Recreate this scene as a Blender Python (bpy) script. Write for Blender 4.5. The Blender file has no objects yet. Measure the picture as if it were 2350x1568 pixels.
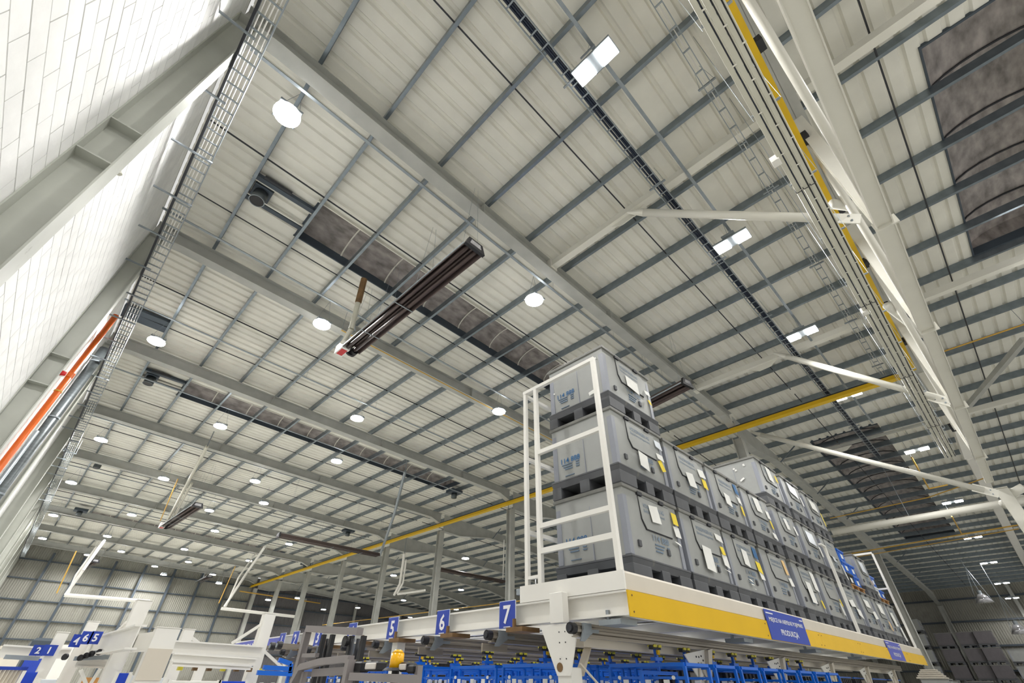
import bpy, bmesh, math, random
from mathutils import Vector, Matrix
random.seed(7)
C = bpy.context.scene.collection
SC = bpy.context.scene
# ---------------------------------------------------------------- camera, world, exposure
cam = bpy.data.objects.new('camera', bpy.data.cameras.new('camera'))
C.objects.link(cam)
YAW, PIT, ROLL = math.radians(44.353), math.radians(38.231), math.radians(0.59)
_f = Vector((math.sin(YAW)*math.cos(PIT), math.cos(YAW)*math.cos(PIT), math.sin(PIT)))
_r = Vector((math.cos(YAW), -math.sin(YAW), 0)); _u = _r.cross(_f)
_R = _r*math.cos(ROLL)+_u*math.sin(ROLL); _U = -_r*math.sin(ROLL)+_u*math.cos(ROLL)
cam.matrix_world = Matrix(((_R.x,_U.x,-_f.x,0),(_R.y,_U.y,-_f.y,0),(_R.z,_U.z,-_f.z,1.6),(0,0,0,1)))
cam.data.sensor_width = 36; cam.data.lens = 36*998.3/2350
cam.data.clip_start = 0.05; cam.data.clip_end = 300
SC.camera = cam
W = bpy.data.worlds.new('world'); SC.world = W; W.use_nodes = True
W.node_tree.nodes['Background'].inputs[0].default_value = (0.97, 0.96, 0.92, 1)
W.node_tree.nodes['Background'].inputs[1].default_value = 0.45
SC.view_settings.view_transform = 'Standard'; SC.view_settings.look = 'None'
SC.view_settings.exposure = 0.74; SC.view_settings.gamma = 1; SC.view_settings.use_curve_mapping = False
SC.cycles.use_denoising = True
SC.cycles.max_bounces = 8; SC.cycles.diffuse_bounces = 5
SC.cycles.sample_clamp_indirect = 6
LAMP_W = 330.0

# ---------------------------------------------------------------- materials
def lin(c):
    return tuple(((v/255)/12.92 if v/255 <= .04045 else ((v/255+.055)/1.055)**2.4) for v in c)
def mat(name, c, rough=.5, metal=0., vary=.06, scale=3., emit=0., bump=0., alpha=None, stretch=None):
    m = bpy.data.materials.new(name); m.use_nodes = True
    nt = m.node_tree; b = nt.nodes['Principled BSDF']
    col = lin(c)
    b.inputs['Roughness'].default_value = rough; b.inputs['Metallic'].default_value = metal
    if emit:
        b.inputs['Emission Color'].default_value = (*col, 1); b.inputs['Emission Strength'].default_value = emit
    tc = nt.nodes.new('ShaderNodeTexCoord'); mp = nt.nodes.new('ShaderNodeMapping')
    mp.inputs['Scale'].default_value = stretch or (1, 1, 1)
    n = nt.nodes.new('ShaderNodeTexNoise'); n.inputs['Scale'].default_value = scale; n.inputs['Detail'].default_value = 5
    r = nt.nodes.new('ShaderNodeValToRGB')
    r.color_ramp.elements[0].position = .3; r.color_ramp.elements[1].position = .72
    r.color_ramp.elements[0].color = tuple(v*(1-vary) for v in col)+(1,)
    r.color_ramp.elements[1].color = tuple(min(1, v*(1+vary)) for v in col)+(1,)
    nt.links.new(tc.outputs['Object'], mp.inputs[0]); nt.links.new(mp.outputs[0], n.inputs['Vector'])
    nt.links.new(n.outputs['Fac'], r.inputs[0]); nt.links.new(r.outputs[0], b.inputs['Base Color'])
    if bump:
        bp = nt.nodes.new('ShaderNodeBump'); bp.inputs['Strength'].default_value = bump; bp.inputs['Distance'].default_value = .02
        nt.links.new(n.outputs['Fac'], bp.inputs['Height']); nt.links.new(bp.outputs[0], b.inputs['Normal'])
    if alpha is not None:
        b.inputs['Transmission Weight'].default_value = alpha
    return m
M = dict(
 roof=mat('roof_sheet_paint', (230,228,218), .45, 0, .05, 2.2),
 galv=mat('galvanised_steel', (150,158,164), .42, .55, .12, 6),
 purlin=mat('galvanised_purlin', (132,142,150), .34, .8, .14, 5),
 steel=mat('grey_painted_steel', (176,177,172), .5, 0, .10, 2.2),
 steelw=mat('white_painted_steel', (226,224,214), .4, 0, .03, 2),
 block=mat('white_painted_block', (240,240,238), .75, 0, .05, 4, bump=.35),
 mortar=mat('mortar_joint', (150,146,140), .9, 0, .6, 5, bump=.3),
 wallpanel=mat('corrugated_wall_panel', (152,151,142), .5, 0, .06, .5),
 wallpanel2=mat('grey_wall_panel', (112,110,112), .5, 0, .06, .5),
 floor=mat('polished_concrete', (196,196,190), .35, 0, .08, .6),
 white=mat('white_powder_coat', (238,236,230), .4, 0, .02, 3),
 cream=mat('cream_powder_coat', (214,206,192), .42, 0, .03, 3),
 yellow=mat('yellow_paint', (222,178,0), .65, 0, .03, 3),
 yellow2=mat('faded_yellow_paint', (230,186,44), .65, 0, .03, 3),
 gas=mat('ochre_gas_paint', (206,164,70), .4, 0, .06, 3),
 crane=mat('rail_yellow_paint', (226,184,14), .5, 0, .06, 1.5),
 alu=mat('anodised_aluminium', (160,152,140), .32, .6, .08, 3, stretch=(.2,6,6)),
 rust=mat('brown_bracket', (122,94,60), .6, .2, .25, 8),
 crate=mat('grey_crate_plastic', (160,162,160), .42, 0, .07, 3.5),
 crate2=mat('dark_crate_plastic', (84,86,90), .55, 0, .14, 5, stretch=(1,1,.4)),
 crateside=mat('bluish_crate_plastic', (146,150,160), .4, 0, .06, 3),
 cratelid=mat('crate_rim_plastic', (118,118,114), .45, 0, .16, 6),
 cratebr=mat('brown_grey_crate_plastic', (96,92,96), .5, 0, .1, 4),
 print=mat('blue_print', (24,96,150), .5, 0, .03, 3),
 printf=mat('faded_blue_print', (112,132,154), .5, 0, .1, 12),
 paper=mat('white_paper', (236,236,232), .8, 0, .04, 8),
 yel=mat('yellow_label', (240,214,60), .7, 0, .05, 8),
 oran=mat('buff_label', (232,196,140), .7, 0, .05, 8),
 blues=mat('blue_sign_face', (32,64,172), .4, 0, .03, 2),
 bluel=mat('periwinkle_sign_face', (86,94,190), .45, 0, .03, 2),
 signw=mat('white_lettering', (240,240,244), .5, 0, .01, 2),
 blue=mat('blue_frame_paint', (8,102,212), .35, 0, .06, 3),
 tarp=mat('blue_tarpaulin', (16,66,196), .35, 0, .12, 2.5, bump=.6),
 black=mat('black_plastic', (26,26,30), .45, 0, .1, 6),
 dark=mat('dark_rubber', (44,46,52), .6, 0, .12, 6),
 cable=mat('navy_cable_sheath', (34,44,62), .45, 0, .15, 6, stretch=(.3,8,8)),
 heater=mat('brown_heater_hood', (86,74,72), .3, .55, .25, 3, stretch=(8,.4,8)),
 tube=mat('cream_duct_pipe', (206,204,190), .35, .15, .06, 3),
 orange=mat('orange_pipe', (224,104,24), .35, 0, .06, 3),
 duct=mat('spiral_duct', (92,98,100), .4, .6, .2, 3, stretch=(1,1,7)),
 kerb=mat('dark_kerb_paint', (66,76,86), .5, .1, .08, 3),
 glass=mat('night_polycarbonate', (150,143,140), .38, 0, .5, 2.6, stretch=(1,2.2,1)),
 red=mat('red_plastic', (200,30,36), .4, 0, .05, 5),
 truck=mat('taupe_truck_paint', (136,130,130), .4, 0, .05, 3),
 amber=mat('amber_lens', (252,186,10), .25, 0, .08, 6),
 lens=mat('lamp_lens', (214,208,202), .3, 0, .06, 20),
 wood=mat('pallet_wood', (190,146,96), .75, 0, .2, 6, stretch=(1,6,6)),
 card=mat('tan_board', (222,160,92), .7, 0, .05, 2),
 board=mat('whiteboard_film', (226,232,240), .3, 0, .04, 2),
 roll=mat('roller_yellow', (226,214,70), .4, 0, .08, 8),
 clear=mat('clear_reflector', (200,200,206), .1, .7, .1, 6),
)
def spots(name, col, scale, thr, stretch=(1,1,1), strength=.8):
    m = M[name]; nt = m.node_tree; b = nt.nodes['Principled BSDF']; src = b.inputs['Base Color'].links[0].from_socket
    tc = nt.nodes.new('ShaderNodeTexCoord'); mp = nt.nodes.new('ShaderNodeMapping'); mp.inputs['Scale'].default_value = stretch
    n = nt.nodes.new('ShaderNodeTexNoise'); n.inputs['Scale'].default_value = scale; n.inputs['Detail'].default_value = 8
    n.inputs['Roughness'].default_value = .7
    mr = nt.nodes.new('ShaderNodeMapRange'); mr.inputs['From Min'].default_value = thr; mr.inputs['From Max'].default_value = thr+.06
    mr.inputs['To Max'].default_value = strength
    mx = nt.nodes.new('ShaderNodeMix'); mx.data_type = 'RGBA'
    nt.links.new(tc.outputs['Object'], mp.inputs[0]); nt.links.new(mp.outputs[0], n.inputs['Vector']); nt.links.new(n.outputs['Fac'], mr.inputs['Value'])
    nt.links.new(mr.outputs[0], mx.inputs['Factor']); nt.links.new(src, mx.inputs[6]); mx.inputs[7].default_value = (*lin(col), 1)
    nt.links.new(mx.outputs[2], b.inputs['Base Color'])
M['colsteel'] = mat('stained_column_paint', (184,186,178), .5, 0, .10, 1.6)
spots('colsteel', (126,122,112), 3.2, .66, (1,1,.6), .7)
spots('crate', (118,122,124), 5, .66, (1,1,.6), .5)
spots('crate2', (120,118,110), 4, .62, (1,1,.3), .5)
spots('wallpanel', (128,126,116), .25, .55, (1,1,1), .5)
def emis(name, c, s):
    m = bpy.data.materials.new(name); m.use_nodes = True
    nt = m.node_tree; nt.nodes.clear()
    e = nt.nodes.new('ShaderNodeEmission'); e.inputs[0].default_value = (*c, 1); e.inputs[1].default_value = s
    o = nt.nodes.new('ShaderNodeOutputMaterial'); nt.links.new(e.outputs[0], o.inputs[0]); return m
M['glow'] = emis('led_light', (1.0, .98, .95), 22)

# ---------------------------------------------------------------- geometry helpers
def fix(o):
    return o
class MB:
    def __init__(s): s.v = []; s.f = []
    def add(s, vs, fs):
        n = len(s.v); s.v += [Vector(v) for v in vs]; s.f += [[i+n for i in f] for f in fs]; return s
    def box(s, x0, x1, y0, y1, z0, z1):
        return s.add([(x0,y0,z0),(x1,y0,z0),(x1,y1,z0),(x0,y1,z0),(x0,y0,z1),(x1,y0,z1),(x1,y1,z1),(x0,y1,z1)],
                     [(3,2,1,0),(4,5,6,7),(0,1,5,4),(1,2,6,5),(2,3,7,6),(3,0,4,7)])
    def cbox(s, x0, x1, y0, y1, z0, z1, c=.01):
        """box with chamfered edges round its four vertical faces (44 triangles)"""
        vs = []
        for z, i in ((z0, c), (z0+c, 0), (z1-c, 0), (z1, c)):
            vs += [(x0+i,y0+i,z),(x1-i,y0+i,z),(x1-i,y1-i,z),(x0+i,y1-i,z)]
        fs = [(3,2,1,0),(12,13,14,15)]
        for k in range(3):
            for j in range(4):
                fs.append((4*k+j, 4*k+(j+1)%4, 4*k+4+(j+1)%4, 4*k+4+j))
        return s.add(vs, fs)
    def frame(s, a, b, up=(0,0,1)):
        a, b = Vector(a), Vector(b); d = (b-a).normalized(); up = Vector(up)
        if abs(d.dot(up)) > .98: up = Vector((1,0,0))
        x = d.cross(up).normalized(); y = x.cross(d).normalized(); return a, b, x, y
    def prism(s, prof, a, b, up=(0,0,1)):
        """closed profile [(u,v)] swept from a to b; u is sideways, v is up"""
        a, b, x, y = s.frame(a, b, up); n = len(prof)
        vs = [p+x*u+y*w for p in (a, b) for u, w in prof]
        fs = [tuple(range(n))[::-1], tuple(range(n, 2*n))]+[(i, (i+1)%n, n+(i+1)%n, n+i) for i in range(n)]
        return s.add(vs, [f[::-1] for f in fs])
    def bar(s, a, b, w, h=None, up=(0,0,1)):
        h = h or w
        return s.prism([(-w/2,-h/2),(w/2,-h/2),(w/2,h/2),(-w/2,h/2)], a, b, up)
    def tube(s, a, b, r, n=10, r2=None):
        a, b, x, y = s.frame(a, b); r2 = r if r2 is None else r2
        vs = [p+x*(q*math.cos(2*math.pi*i/n))+y*(q*math.sin(2*math.pi*i/n)) for p, q in ((a, r), (b, r2)) for i in range(n)]
        return s.add(vs, [tuple(range(n)), tuple(range(2*n-1, n-1, -1))]+[(i, n+i, n+(i+1)%n, (i+1)%n) for i in range(n)])
    def path(s, pts, r, n=8):
        for a, b in zip(pts, pts[1:]):
            s.tube(a, b, r, n)
        return s
    def ibeam(s, a, b, w, h, tf=.016, tw=.01, up=(0,0,1)):
        w2, h2, t2 = w/2, h/2, tw/2
        pr = [(-w2,-h2),(w2,-h2),(w2,-h2+tf),(t2,-h2+tf),(t2,h2-tf),(w2,h2-tf),(w2,h2),(-w2,h2),(-w2,h2-tf),(-t2,h2-tf),(-t2,-h2+tf),(-w2,-h2+tf)]
        a, b, x, y = s.frame(a, b, up)
        n = 12; vs = [p+x*u+y*q for p in (a, b) for u, q in pr]
        fs = [(i, (i+1)%n, n+(i+1)%n, n+i)[::-1] for i in range(n)]
        for k in (0, n):
            cap = [(0,1,2,11),(3,4,9,10),(5,6,7,8)]
            for c in cap: fs.append(tuple(k+i for i in (c if k == 0 else c[::-1])))
        return s.add(vs, fs)
    def poly(s, pts, t):
        """flat polygon given as 3D points, thickened by vector t"""
        n = len(pts); t = Vector(t); vs = [Vector(p) for p in pts]+[Vector(p)+t for p in pts]
        return s.add(vs, [tuple(range(n)), tuple(range(2*n-1, n-1, -1))]+[(i, n+i, n+(i+1)%n, (i+1)%n) for i in range(n)])
    def build(s, name, m, parent=None, smooth=False, bevel=0):
        if parent is not None: org = parent.matrix_basis.translation.copy() if parent.parent is None else (parent.parent.matrix_basis.translation + parent.matrix_basis.translation)
        else:
            xs = [v.x for v in s.v]; ys = [v.y for v in s.v]; zs = [v.z for v in s.v]
            org = Vector(((min(xs)+max(xs))/2, (min(ys)+max(ys))/2, min(zs)))
        me = bpy.data.meshes.new(name); me.from_pydata([v-org for v in s.v], [], s.f); me.update()
        bm = bmesh.new(); bm.from_mesh(me); bmesh.ops.recalc_face_normals(bm, faces=bm.faces)
        if bevel: bmesh.ops.bevel(bm, geom=bm.edges[:], offset=bevel, segments=2, affect='EDGES')
        bm.to_mesh(me); bm.free()
        me.materials.append(M[m] if isinstance(m, str) else m)
        if smooth:
            for p in me.polygons: p.use_smooth = True
        o = bpy.data.objects.new(name, me); C.objects.link(o)
        if parent is not None: o.parent = parent
        else: o.location = org
        return o
def thing(name, label, cat, loc=(0,0,0), group=None):
    o = bpy.data.objects.new(name, None); C.objects.link(o); o.location = loc; o.empty_display_size = .2
    o['label'] = label; o['category'] = cat
    if group: o['group'] = group
    return o
def tag(o, label, cat, group=None):
    o['label'] = label; o['category'] = cat
    if group: o['group'] = group
    return o
def struct(o, label=None):
    o['kind'] = 'structure'
    if label: o['label'] = label
    return o
def kids(o): return [c for c in CH.get(o.name, [])]
def dup(root, loc, label, group=None):
    def cp(o, par):
        c = o.copy(); C.objects.link(c)
        if par: c.parent = par
        for k in list(o.children): cp(k, c)
        return c
    r = cp(root, None); r.location = loc; r['label'] = label
    if group: r['group'] = group
    return r
_tx = {}
def text(name, body, m, parent, org, U, V, height, width=None, bold=0.0, thick=.004):
    """flat lettering: centre at org, U to the right, V up"""
    key = (body, bold)
    if key not in _tx:
        cu = bpy.data.curves.new('t', 'FONT'); cu.body = body; cu.size = 1; cu.align_x = 'CENTER'; cu.align_y = 'CENTER'
        cu.offset = bold; cu.resolution_u = 2
        ob = bpy.data.objects.new('t', cu); C.objects.link(ob)
        bpy.context.view_layer.update()
        me = bpy.data.meshes.new_from_object(ob)
        _tx[key] = ([v.co.copy() for v in me.vertices], [tuple(p.vertices) for p in me.polygons])
        bpy.data.objects.remove(ob); bpy.data.meshes.remove(me)
    vs, fs = _tx[key]
    x0, x1 = min(v.x for v in vs), max(v.x for v in vs); y0, y1 = min(v.y for v in vs), max(v.y for v in vs)
    sy = height/(y1-y0); sx = sy if width is None else width/(x1-x0)
    U, V = Vector(U), Vector(V); N = U.cross(V)
    mb = MB(); org = Vector(org)
    mb.add([org+U*((v.x-(x0+x1)/2)*sx)+V*((v.y-(y0+y1)/2)*sy)+N*thick for v in vs], fs)
    me = bpy.data.meshes.new(name)
    po = parent.matrix_basis.translation + (parent.parent.matrix_basis.translation if parent.parent else Vector((0,0,0)))
    me.from_pydata([v-po for v in mb.v], [], mb.f); me.materials.append(M[m]); me.update()
    o = bpy.data.objects.new(name, me); C.objects.link(o); o.parent = parent; return o
ORD = ['zeroth','first','second','third','fourth','fifth','sixth','seventh','eighth','ninth','tenth','eleventh','twelfth','thirteenth','fourteenth','fifteenth','sixteenth','seventeenth','eighteenth','nineteenth','twentieth']
def nth(n):
    if n < len(ORD): return ORD[n]
    tens = {2:'twenty',3:'thirty',4:'forty',5:'fifty'}[n//10]
    return tens+'-'+ORD[n%10] if n%10 else tens[:-1]+'ieth'

# ---------------------------------------------------------------- main dimensions (metres)
WX = -1.57                      # face of the left block wall
CX = 16.4                       # row of middle columns
RX = 54.0                       # far right end wall
FY = 54.0                       # far end wall
FR = [-.95]+[4.74+6*k for k in range(9)]          # frame positions along the hall
def zf(x): return 9.92-.03*x    # underside of the left rafters
def zp(x): return 10.30-.03*x if x < 16.4 else 9.808-.052*(x-16.4)     # underside of the purlins
def zr(x): return zp(x)+.20     # underside of the roof sheets
def zg(x): return zp(x)-(.50 if 20 < x < 31 or 38.5 < x < 50 else .96)   # underside of right hall rafters

# ================================================================ SETTING
f = MB().box(WX-.3, RX+.3, -12, FY+.3, -.2, 0).build('floor', 'floor'); struct(f)
# --- left wall: painted concrete blocks with recessed joints
back = MB().box(WX-.24, WX-.012, -6, FY, 0, 10.35).build('wall_left', 'mortar'); struct(back)
BL, BH = .49, .197
cand = []
nz = int(10.3/BH)
for iz in range(nz):
    z0 = iz*BH
    off = (BL/2 if iz % 2 else 0)
    for iy in range(-12, int(FY/BL)+1):
        y0 = iy*BL+off
        if y0 < -5.9 or y0+BL > FY: continue
        cand.append((y0, z0))
def blk_px(y, z):
    d = Vector((WX, y, z-1.6)); q = d.dot(_f)
    if q < .2: return None
    return 1175+998.3*d.dot(_R)/q, 784-998.3*d.dot(_U)/q, d.length
near = []
for y0, z0 in cand:
    p = blk_px(y0+BL/2, z0+BH/2)
    if p and -40 < p[0] < 620 and -40 < p[1] < 1600: near.append((p[2], y0, z0))
near.sort(); near = near[:300]; ns = set((y, z) for _, y, z in near)
bme = []
for k in range(6):
    c = .005+.002*(k % 3)
    mb = MB(); j = .0035+.0015*(k % 2)
    mb.add([], []); mb.cbox(-.014, .001*(k % 3), j, BL-j, j, BH-j, .0022)
    me = bpy.data.meshes.new('brick'); me.from_pydata(mb.v, [], mb.f); me.materials.append(M['block']); me.update(); bme.append(me)
wo = back.matrix_basis.translation
for i, (_, y0, z0) in enumerate(near):
    o = bpy.data.objects.new('brick', bme[(i*7) % 6]); C.objects.link(o); o.parent = back
    o.location = (WX-wo.x, y0-wo.y, z0-wo.z)
mb = MB()
for y0, z0 in cand:
    if (y0, z0) in ns or y0 < -1.2: continue
    j = .004; mb.box(WX-.014, WX+random.uniform(-.001, .0015), y0+j, y0+BL-j, z0+j, z0+BH-j)
rest = mb.build('brickwork', 'block', back); rest['kind'] = 'stuff'

# --- ceiling: ribbed roof sheets, 1.2 m wide, left open over the rooflights
SKY = [(7.5, 8.85, .95, 11.6), (18.35, 19.85, .95, 14.2), (29.4, 30.9, .95, 14.2), (41.0, 42.5, .95, 14.2),
       (-4.75, -2.95, 6.9, 13.2), (.9, 3.3, 21.0, 38.0)]
def roof_profile(y0, w):
    p = .30; pts = []; a = y0
    while a < y0+w-.29:
        pts += [(a, 0), (a+p*.62, 0), (a+p*.72, .045), (a+p*.90, .045)]; a += p
    if a < y0+w-.01: pts.append((a, 0))
    pts.append((y0+w, 0)); return pts
ceil = MB().box(WX-.2, RX+.2, -10.9, FY+.2, zr(WX)+1.2, zr(WX)+1.25).build('ceiling_and_light_block', 'roof'); struct(ceil)  # unseen flat slab added above the sheets to block world light
yy = -10.85; sw = 1.2
def sheet(y0, w, x0, x1):
    mb = MB(); pr = roof_profile(y0, w); n = len(pr)
    vs = [(x, y, zr(x)+dz+t) for t in (0, .006) for x in (x0, x1) for y, dz in pr]
    fs = []
    for i in range(n-1):
        fs.append((i, i+1, n+i+1, n+i)); fs.append((2*n+i, 3*n+i, 3*n+i+1, 2*n+i+1))
    return mb.add(vs, fs).build('roof_sheet', 'roof', ceil)
brk = sorted(set([s_[0] for s_ in SKY]+[s_[1] for s_ in SKY]))
while yy < FY-.01:
    w = min(sw, FY-yy)
    nb = [b_ for b_ in brk if yy+.02 < b_ < yy+w-.001]
    if nb: w = nb[0]-yy
    cuts = sorted([(a, b) for y0, y1, a, b in SKY if yy < y1-.05 and yy+w > y0+.05])
    x = WX
    if not any(a < CX < b for a, b in cuts): cuts = sorted(cuts+[(CX, CX)])
    for a, b in cuts:
        if a > x: sheet(yy, w, x, a)
        x = b
    sheet(yy, w, x, RX); yy += w
# --- far end wall with girts, posts and corrugated panels (left hall)
def panel_wall(name, m, axis, pos, a0, a1, z1, pitch=.15, pw=3.0, z0=0):
    if axis == 'Y': b = MB().box(a0, a1, pos+.06, pos+.2, z0, z1)
    else: b = MB().box(pos+.06, pos+.2, a0, a1, z0, z1)
    w = struct(b.build(name, m)); a = a0
    while a < a1-.01:
        e = min(a+pw, a1); pts = []; q = a
        while q < e-.001:
            pts += [(q, 0), (min(q+pitch*.55, e), 0), (min(q+pitch*.68, e), .05), (min(q+pitch*.88, e), .05)]; q += pitch
        pts.append((e, 0)); n = len(pts)
        if axis == 'Y': vs = [(u, pos+.05-d, z) for z in (z0, z1) for u, d in pts]
        else: vs = [(pos+.05-d, u, z) for z in (z0, z1) for u, d in pts]
        MB().add(vs, [(i, i+1, n+i+1, n+i) for i in range(n-1)]).build('wall_panel', m, w)
        a = e
    return w
fw = panel_wall('wall_far', 'wallpanel', 'Y', FY, WX, CX, zr(WX)-.1)
fw2 = panel_wall('wall_far_right', 'wallpanel2', 'Y', FY, CX, RX, zr(CX)-.1)
ew = panel_wall('wall_end_right', 'wallpanel', 'X', RX, -12, FY, zr(RX)+.03)
for z in (3.9, 5.1, 6.35, 7.75, 9.05):
    MB().box(WX, CX, FY-.16, FY-.02, z, z+.08).build('wall_girt', 'kerb', fw)
    MB().box(CX+.2, RX, FY-.16, FY-.02, z-.3, z-.2).build('wall_girt', 'kerb', fw2)
for z in (2.6, 4.1, 5.7, 7.2):
    MB().box(RX-.16, RX-.02, -12, FY-.2, z, z+.12).build('wall_girt', 'kerb', ew)
for x in (.6, 2.6, 4.8, 7.0, 9.3, 11.6, 14.0):
    MB().ibeam((x, FY-.3, 0), (x, FY-.3, 9.7), .16, .16, up=(0,1,0)).build('wall_post', 'kerb', fw)
for x in (22, 28, 34, 40, 46):
    MB().ibeam((x, FY-.3, 0), (x, FY-.3, 8.6), .22, .22, up=(0,1,0)).build('wall_post', 'steel', fw2)
for y in (-6, 0.2, 9.5, 16):
    MB().ibeam((RX-.3, y, 0), (RX-.3, y, 8.3), .22, .22, up=(1,0,0)).build('wall_post', 'steel', ew)
MB().box(-1.2, 3.9, FY-.1, FY-.04, 0, 3.3).build('door_1', 'cream'); struct(bpy.data.objects['door_1'])
for x0, x1 in ((-1.32, -1.2), (3.9, 4.02)): MB().box(x0, x1, FY-.2, FY-.04, 0, 3.4).build('door_jamb', 'rust', bpy.data.objects['door_1'])
MB().box(-1.32, 4.02, FY-.24, FY-.04, 3.3, 3.5).build('door_head', 'cream', bpy.data.objects['door_1'])

# ================================================================ STEEL FRAME
FN = ['nearest']+[nth(i) for i in range(2, 12)]
for k, y in enumerate(FR):
    if k == 0: continue
    w = nth(k)
    # wall columns
    t = thing('steel_column', 'grey steel column against the white block wall, %s from the camera' % w, 'column', (WX+.16, y, 0), 'wall columns')
    zt = zf(WX)-.05
    MB().box(WX+.012, WX+.30, y-.006, y+.006, 0, zt).build('web', 'colsteel', t)
    MB().box(WX+.30, WX+.318, y-.15, y+.15, 0, zt-.02).build('front_flange', 'colsteel', t)
    MB().box(WX+.002, WX+.016, y-.15, y+.15, 0, zt).build('rear_flange', 'colsteel', t)
    for z in ((5.75, 6.35) if k <= 2 else ()):
        MB().box(WX+.016, WX+.30, y-.14, y-.006, z, z+.016).build('stiffener', 'colsteel', t)
    # left rafter
    t = thing('roof_rafter', 'grey steel roof rafter over the left aisle, %s from the camera' % w, 'rafter', (7, y, zf(7)), 'left aisle rafters')
    xs = [WX+.02, -.3, CX-.1]
    bot = [(WX+.02, zf(WX)-.06), (-.9, zf(-.9)), (CX-.9, zf(CX-.9)), (CX-.1, zf(CX)-.25)]
    top = [(CX-.1, zp(CX)-.005), (WX+.02, zp(WX)-.005)]
    MB().poly([(x, y-.006, z) for x, z in bot+top], (0, .012, 0)).build('web', 'steel', t)
    mb = MB()
    for (x0, z0), (x1, z1) in zip(bot, bot[1:]):
        mb.add([(x0,y-.14,z0),(x1,y-.14,z1),(x1,y+.14,z1),(x0,y+.14,z0),(x0,y-.14,z0-.016),(x1,y-.14,z1-.016),(x1,y+.14,z1-.016),(x0,y+.14,z0-.016)],
               [(0,1,2,3),(7,6,5,4),(0,4,5,1),(1,5,6,2),(2,6,7,3),(3,7,4,0)])
    mb.build('bottom_flange', 'steel', t)
    mb = MB(); (x0, z0), (x1, z1) = top
    mb.add([(x1,y-.11,z1-.02),(x0,y-.11,z0-.02),(x0,y+.11,z0-.02),(x1,y+.11,z1-.02),(x1,y-.11,z1),(x0,y-.11,z0),(x0,y+.11,z0),(x1,y+.11,z1)],
           [(0,1,2,3),(7,6,5,4),(0,4,5,1),(1,5,6,2),(2,6,7,3),(3,7,4,0)])
    mb.build('top_flange', 'steel', t)
    for x in (3.6, 8.4, 13.0):
        MB().box(x-.006, x+.006, y-.13, y-.006, zf(x), zp(x)-.02).build('stiffener', 'steel', t)
    # right hall rafter
    t = thing('deep_roof_rafter', 'deep grey steel rafter spanning the right hall, %s from the camera' % w, 'rafter', (34, y, zg(34)), 'right hall rafters')
    bx = [CX+.16, 17.8, 20.2, 30.9, 34.2, 35.4, 38.6, 49.9, RX-.35]
    bot = [(x, zg(x)) for x in bx]; top = [(RX-.35, zp(RX)-.005), (CX+.16, zp(CX)-.005)]
    MB().poly([(x, y-.006, z) for x, z in bot+top], (0, .012, 0)).build('web', 'steel', t)
    mb = MB()
    for (x0, z0), (x1, z1) in zip(bot, bot[1:]):
        mb.add([(x0,y-.15,z0),(x1,y-.15,z1),(x1,y+.15,z1),(x0,y+.15,z0),(x0,y-.15,z0-.02),(x1,y-.15,z1-.02),(x1,y+.15,z1-.02),(x0,y+.15,z0-.02)],
               [(0,1,2,3),(7,6,5,4),(0,4,5,1),(1,5,6,2),(2,6,7,3),(3,7,4,0)])
    mb.build('bottom_flange', 'steel', t)
    for x in (20.5, 25, 29.5, 40, 45):
        MB().bar((x, y-.16, zg(x)), (x, y-.9, zp(x)), .04, .04).build('fly_brace', 'purlin', t)
    # middle and far right columns
    for nm, x, lab, zt in (('middle_column', CX, 'grey steel column in the middle row, %s from the camera', zg(CX)-.02),
                           ('hall_column', 34.8, 'light grey column in the middle of the right hall, %s from the camera', zg(34.8)-.02),
                           ('end_column', RX-.5, 'grey steel column on the far right wall, %s from the camera', zg(RX)-.02)):
        if nm != 'middle_column' and k > 4: continue
        t = thing(nm, lab % w, 'column', (x, y, 0), nm.replace('_', ' ')+'s')
        MB().box(x-.006, x+.006, y-.14, y+.14, 0, zt).build('web', 'steel', t)
        MB().box(x-.15, x+.15, y-.16, y-.142, 0, zt).build('near_flange', 'steel', t)
        MB().box(x-.15, x+.15, y+.142, y+.16, 0, zt).build('far_flange', 'steel', t)
        MB().box(x-.2, x+.2, y-.2, y+.2, 0, .025).build('base_plate', 'steel', t)
# purlins (cold formed, Z section), one long run each
px = [-.36+1.36*i for i in range(40)]
for i, x in enumerate(px):
    if x > RX-.3: break
    z = zp(x); mb = MB()
    pr = [(-.032,0),(.032,0),(.032,.003),(-.028,.003),(-.028,.197),(.036,.197),(.036,.2),(-.032,.2)]
    n = len(pr)
    vs = [(x+u, y, z+v-.001) for y in (-10.8, FY-.02) for u, v in pr]
    mb.add(vs, [tuple(range(n))[::-1], tuple(range(n, 2*n))]+[(a, (a+1)%n, n+(a+1)%n, n+a) for a in range(n)])
    # thin edge lip hanging at the open side
    mb.box(x+.030, x+.034, -10.8, FY-.02, z-.001, z+.02)
    o = mb.build('roof_purlin', 'purlin'); tag(o, 'galvanised roof purlin running down the hall, %s from the block wall' % nth(i+1), 'purlin', 'roof purlins')
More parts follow.
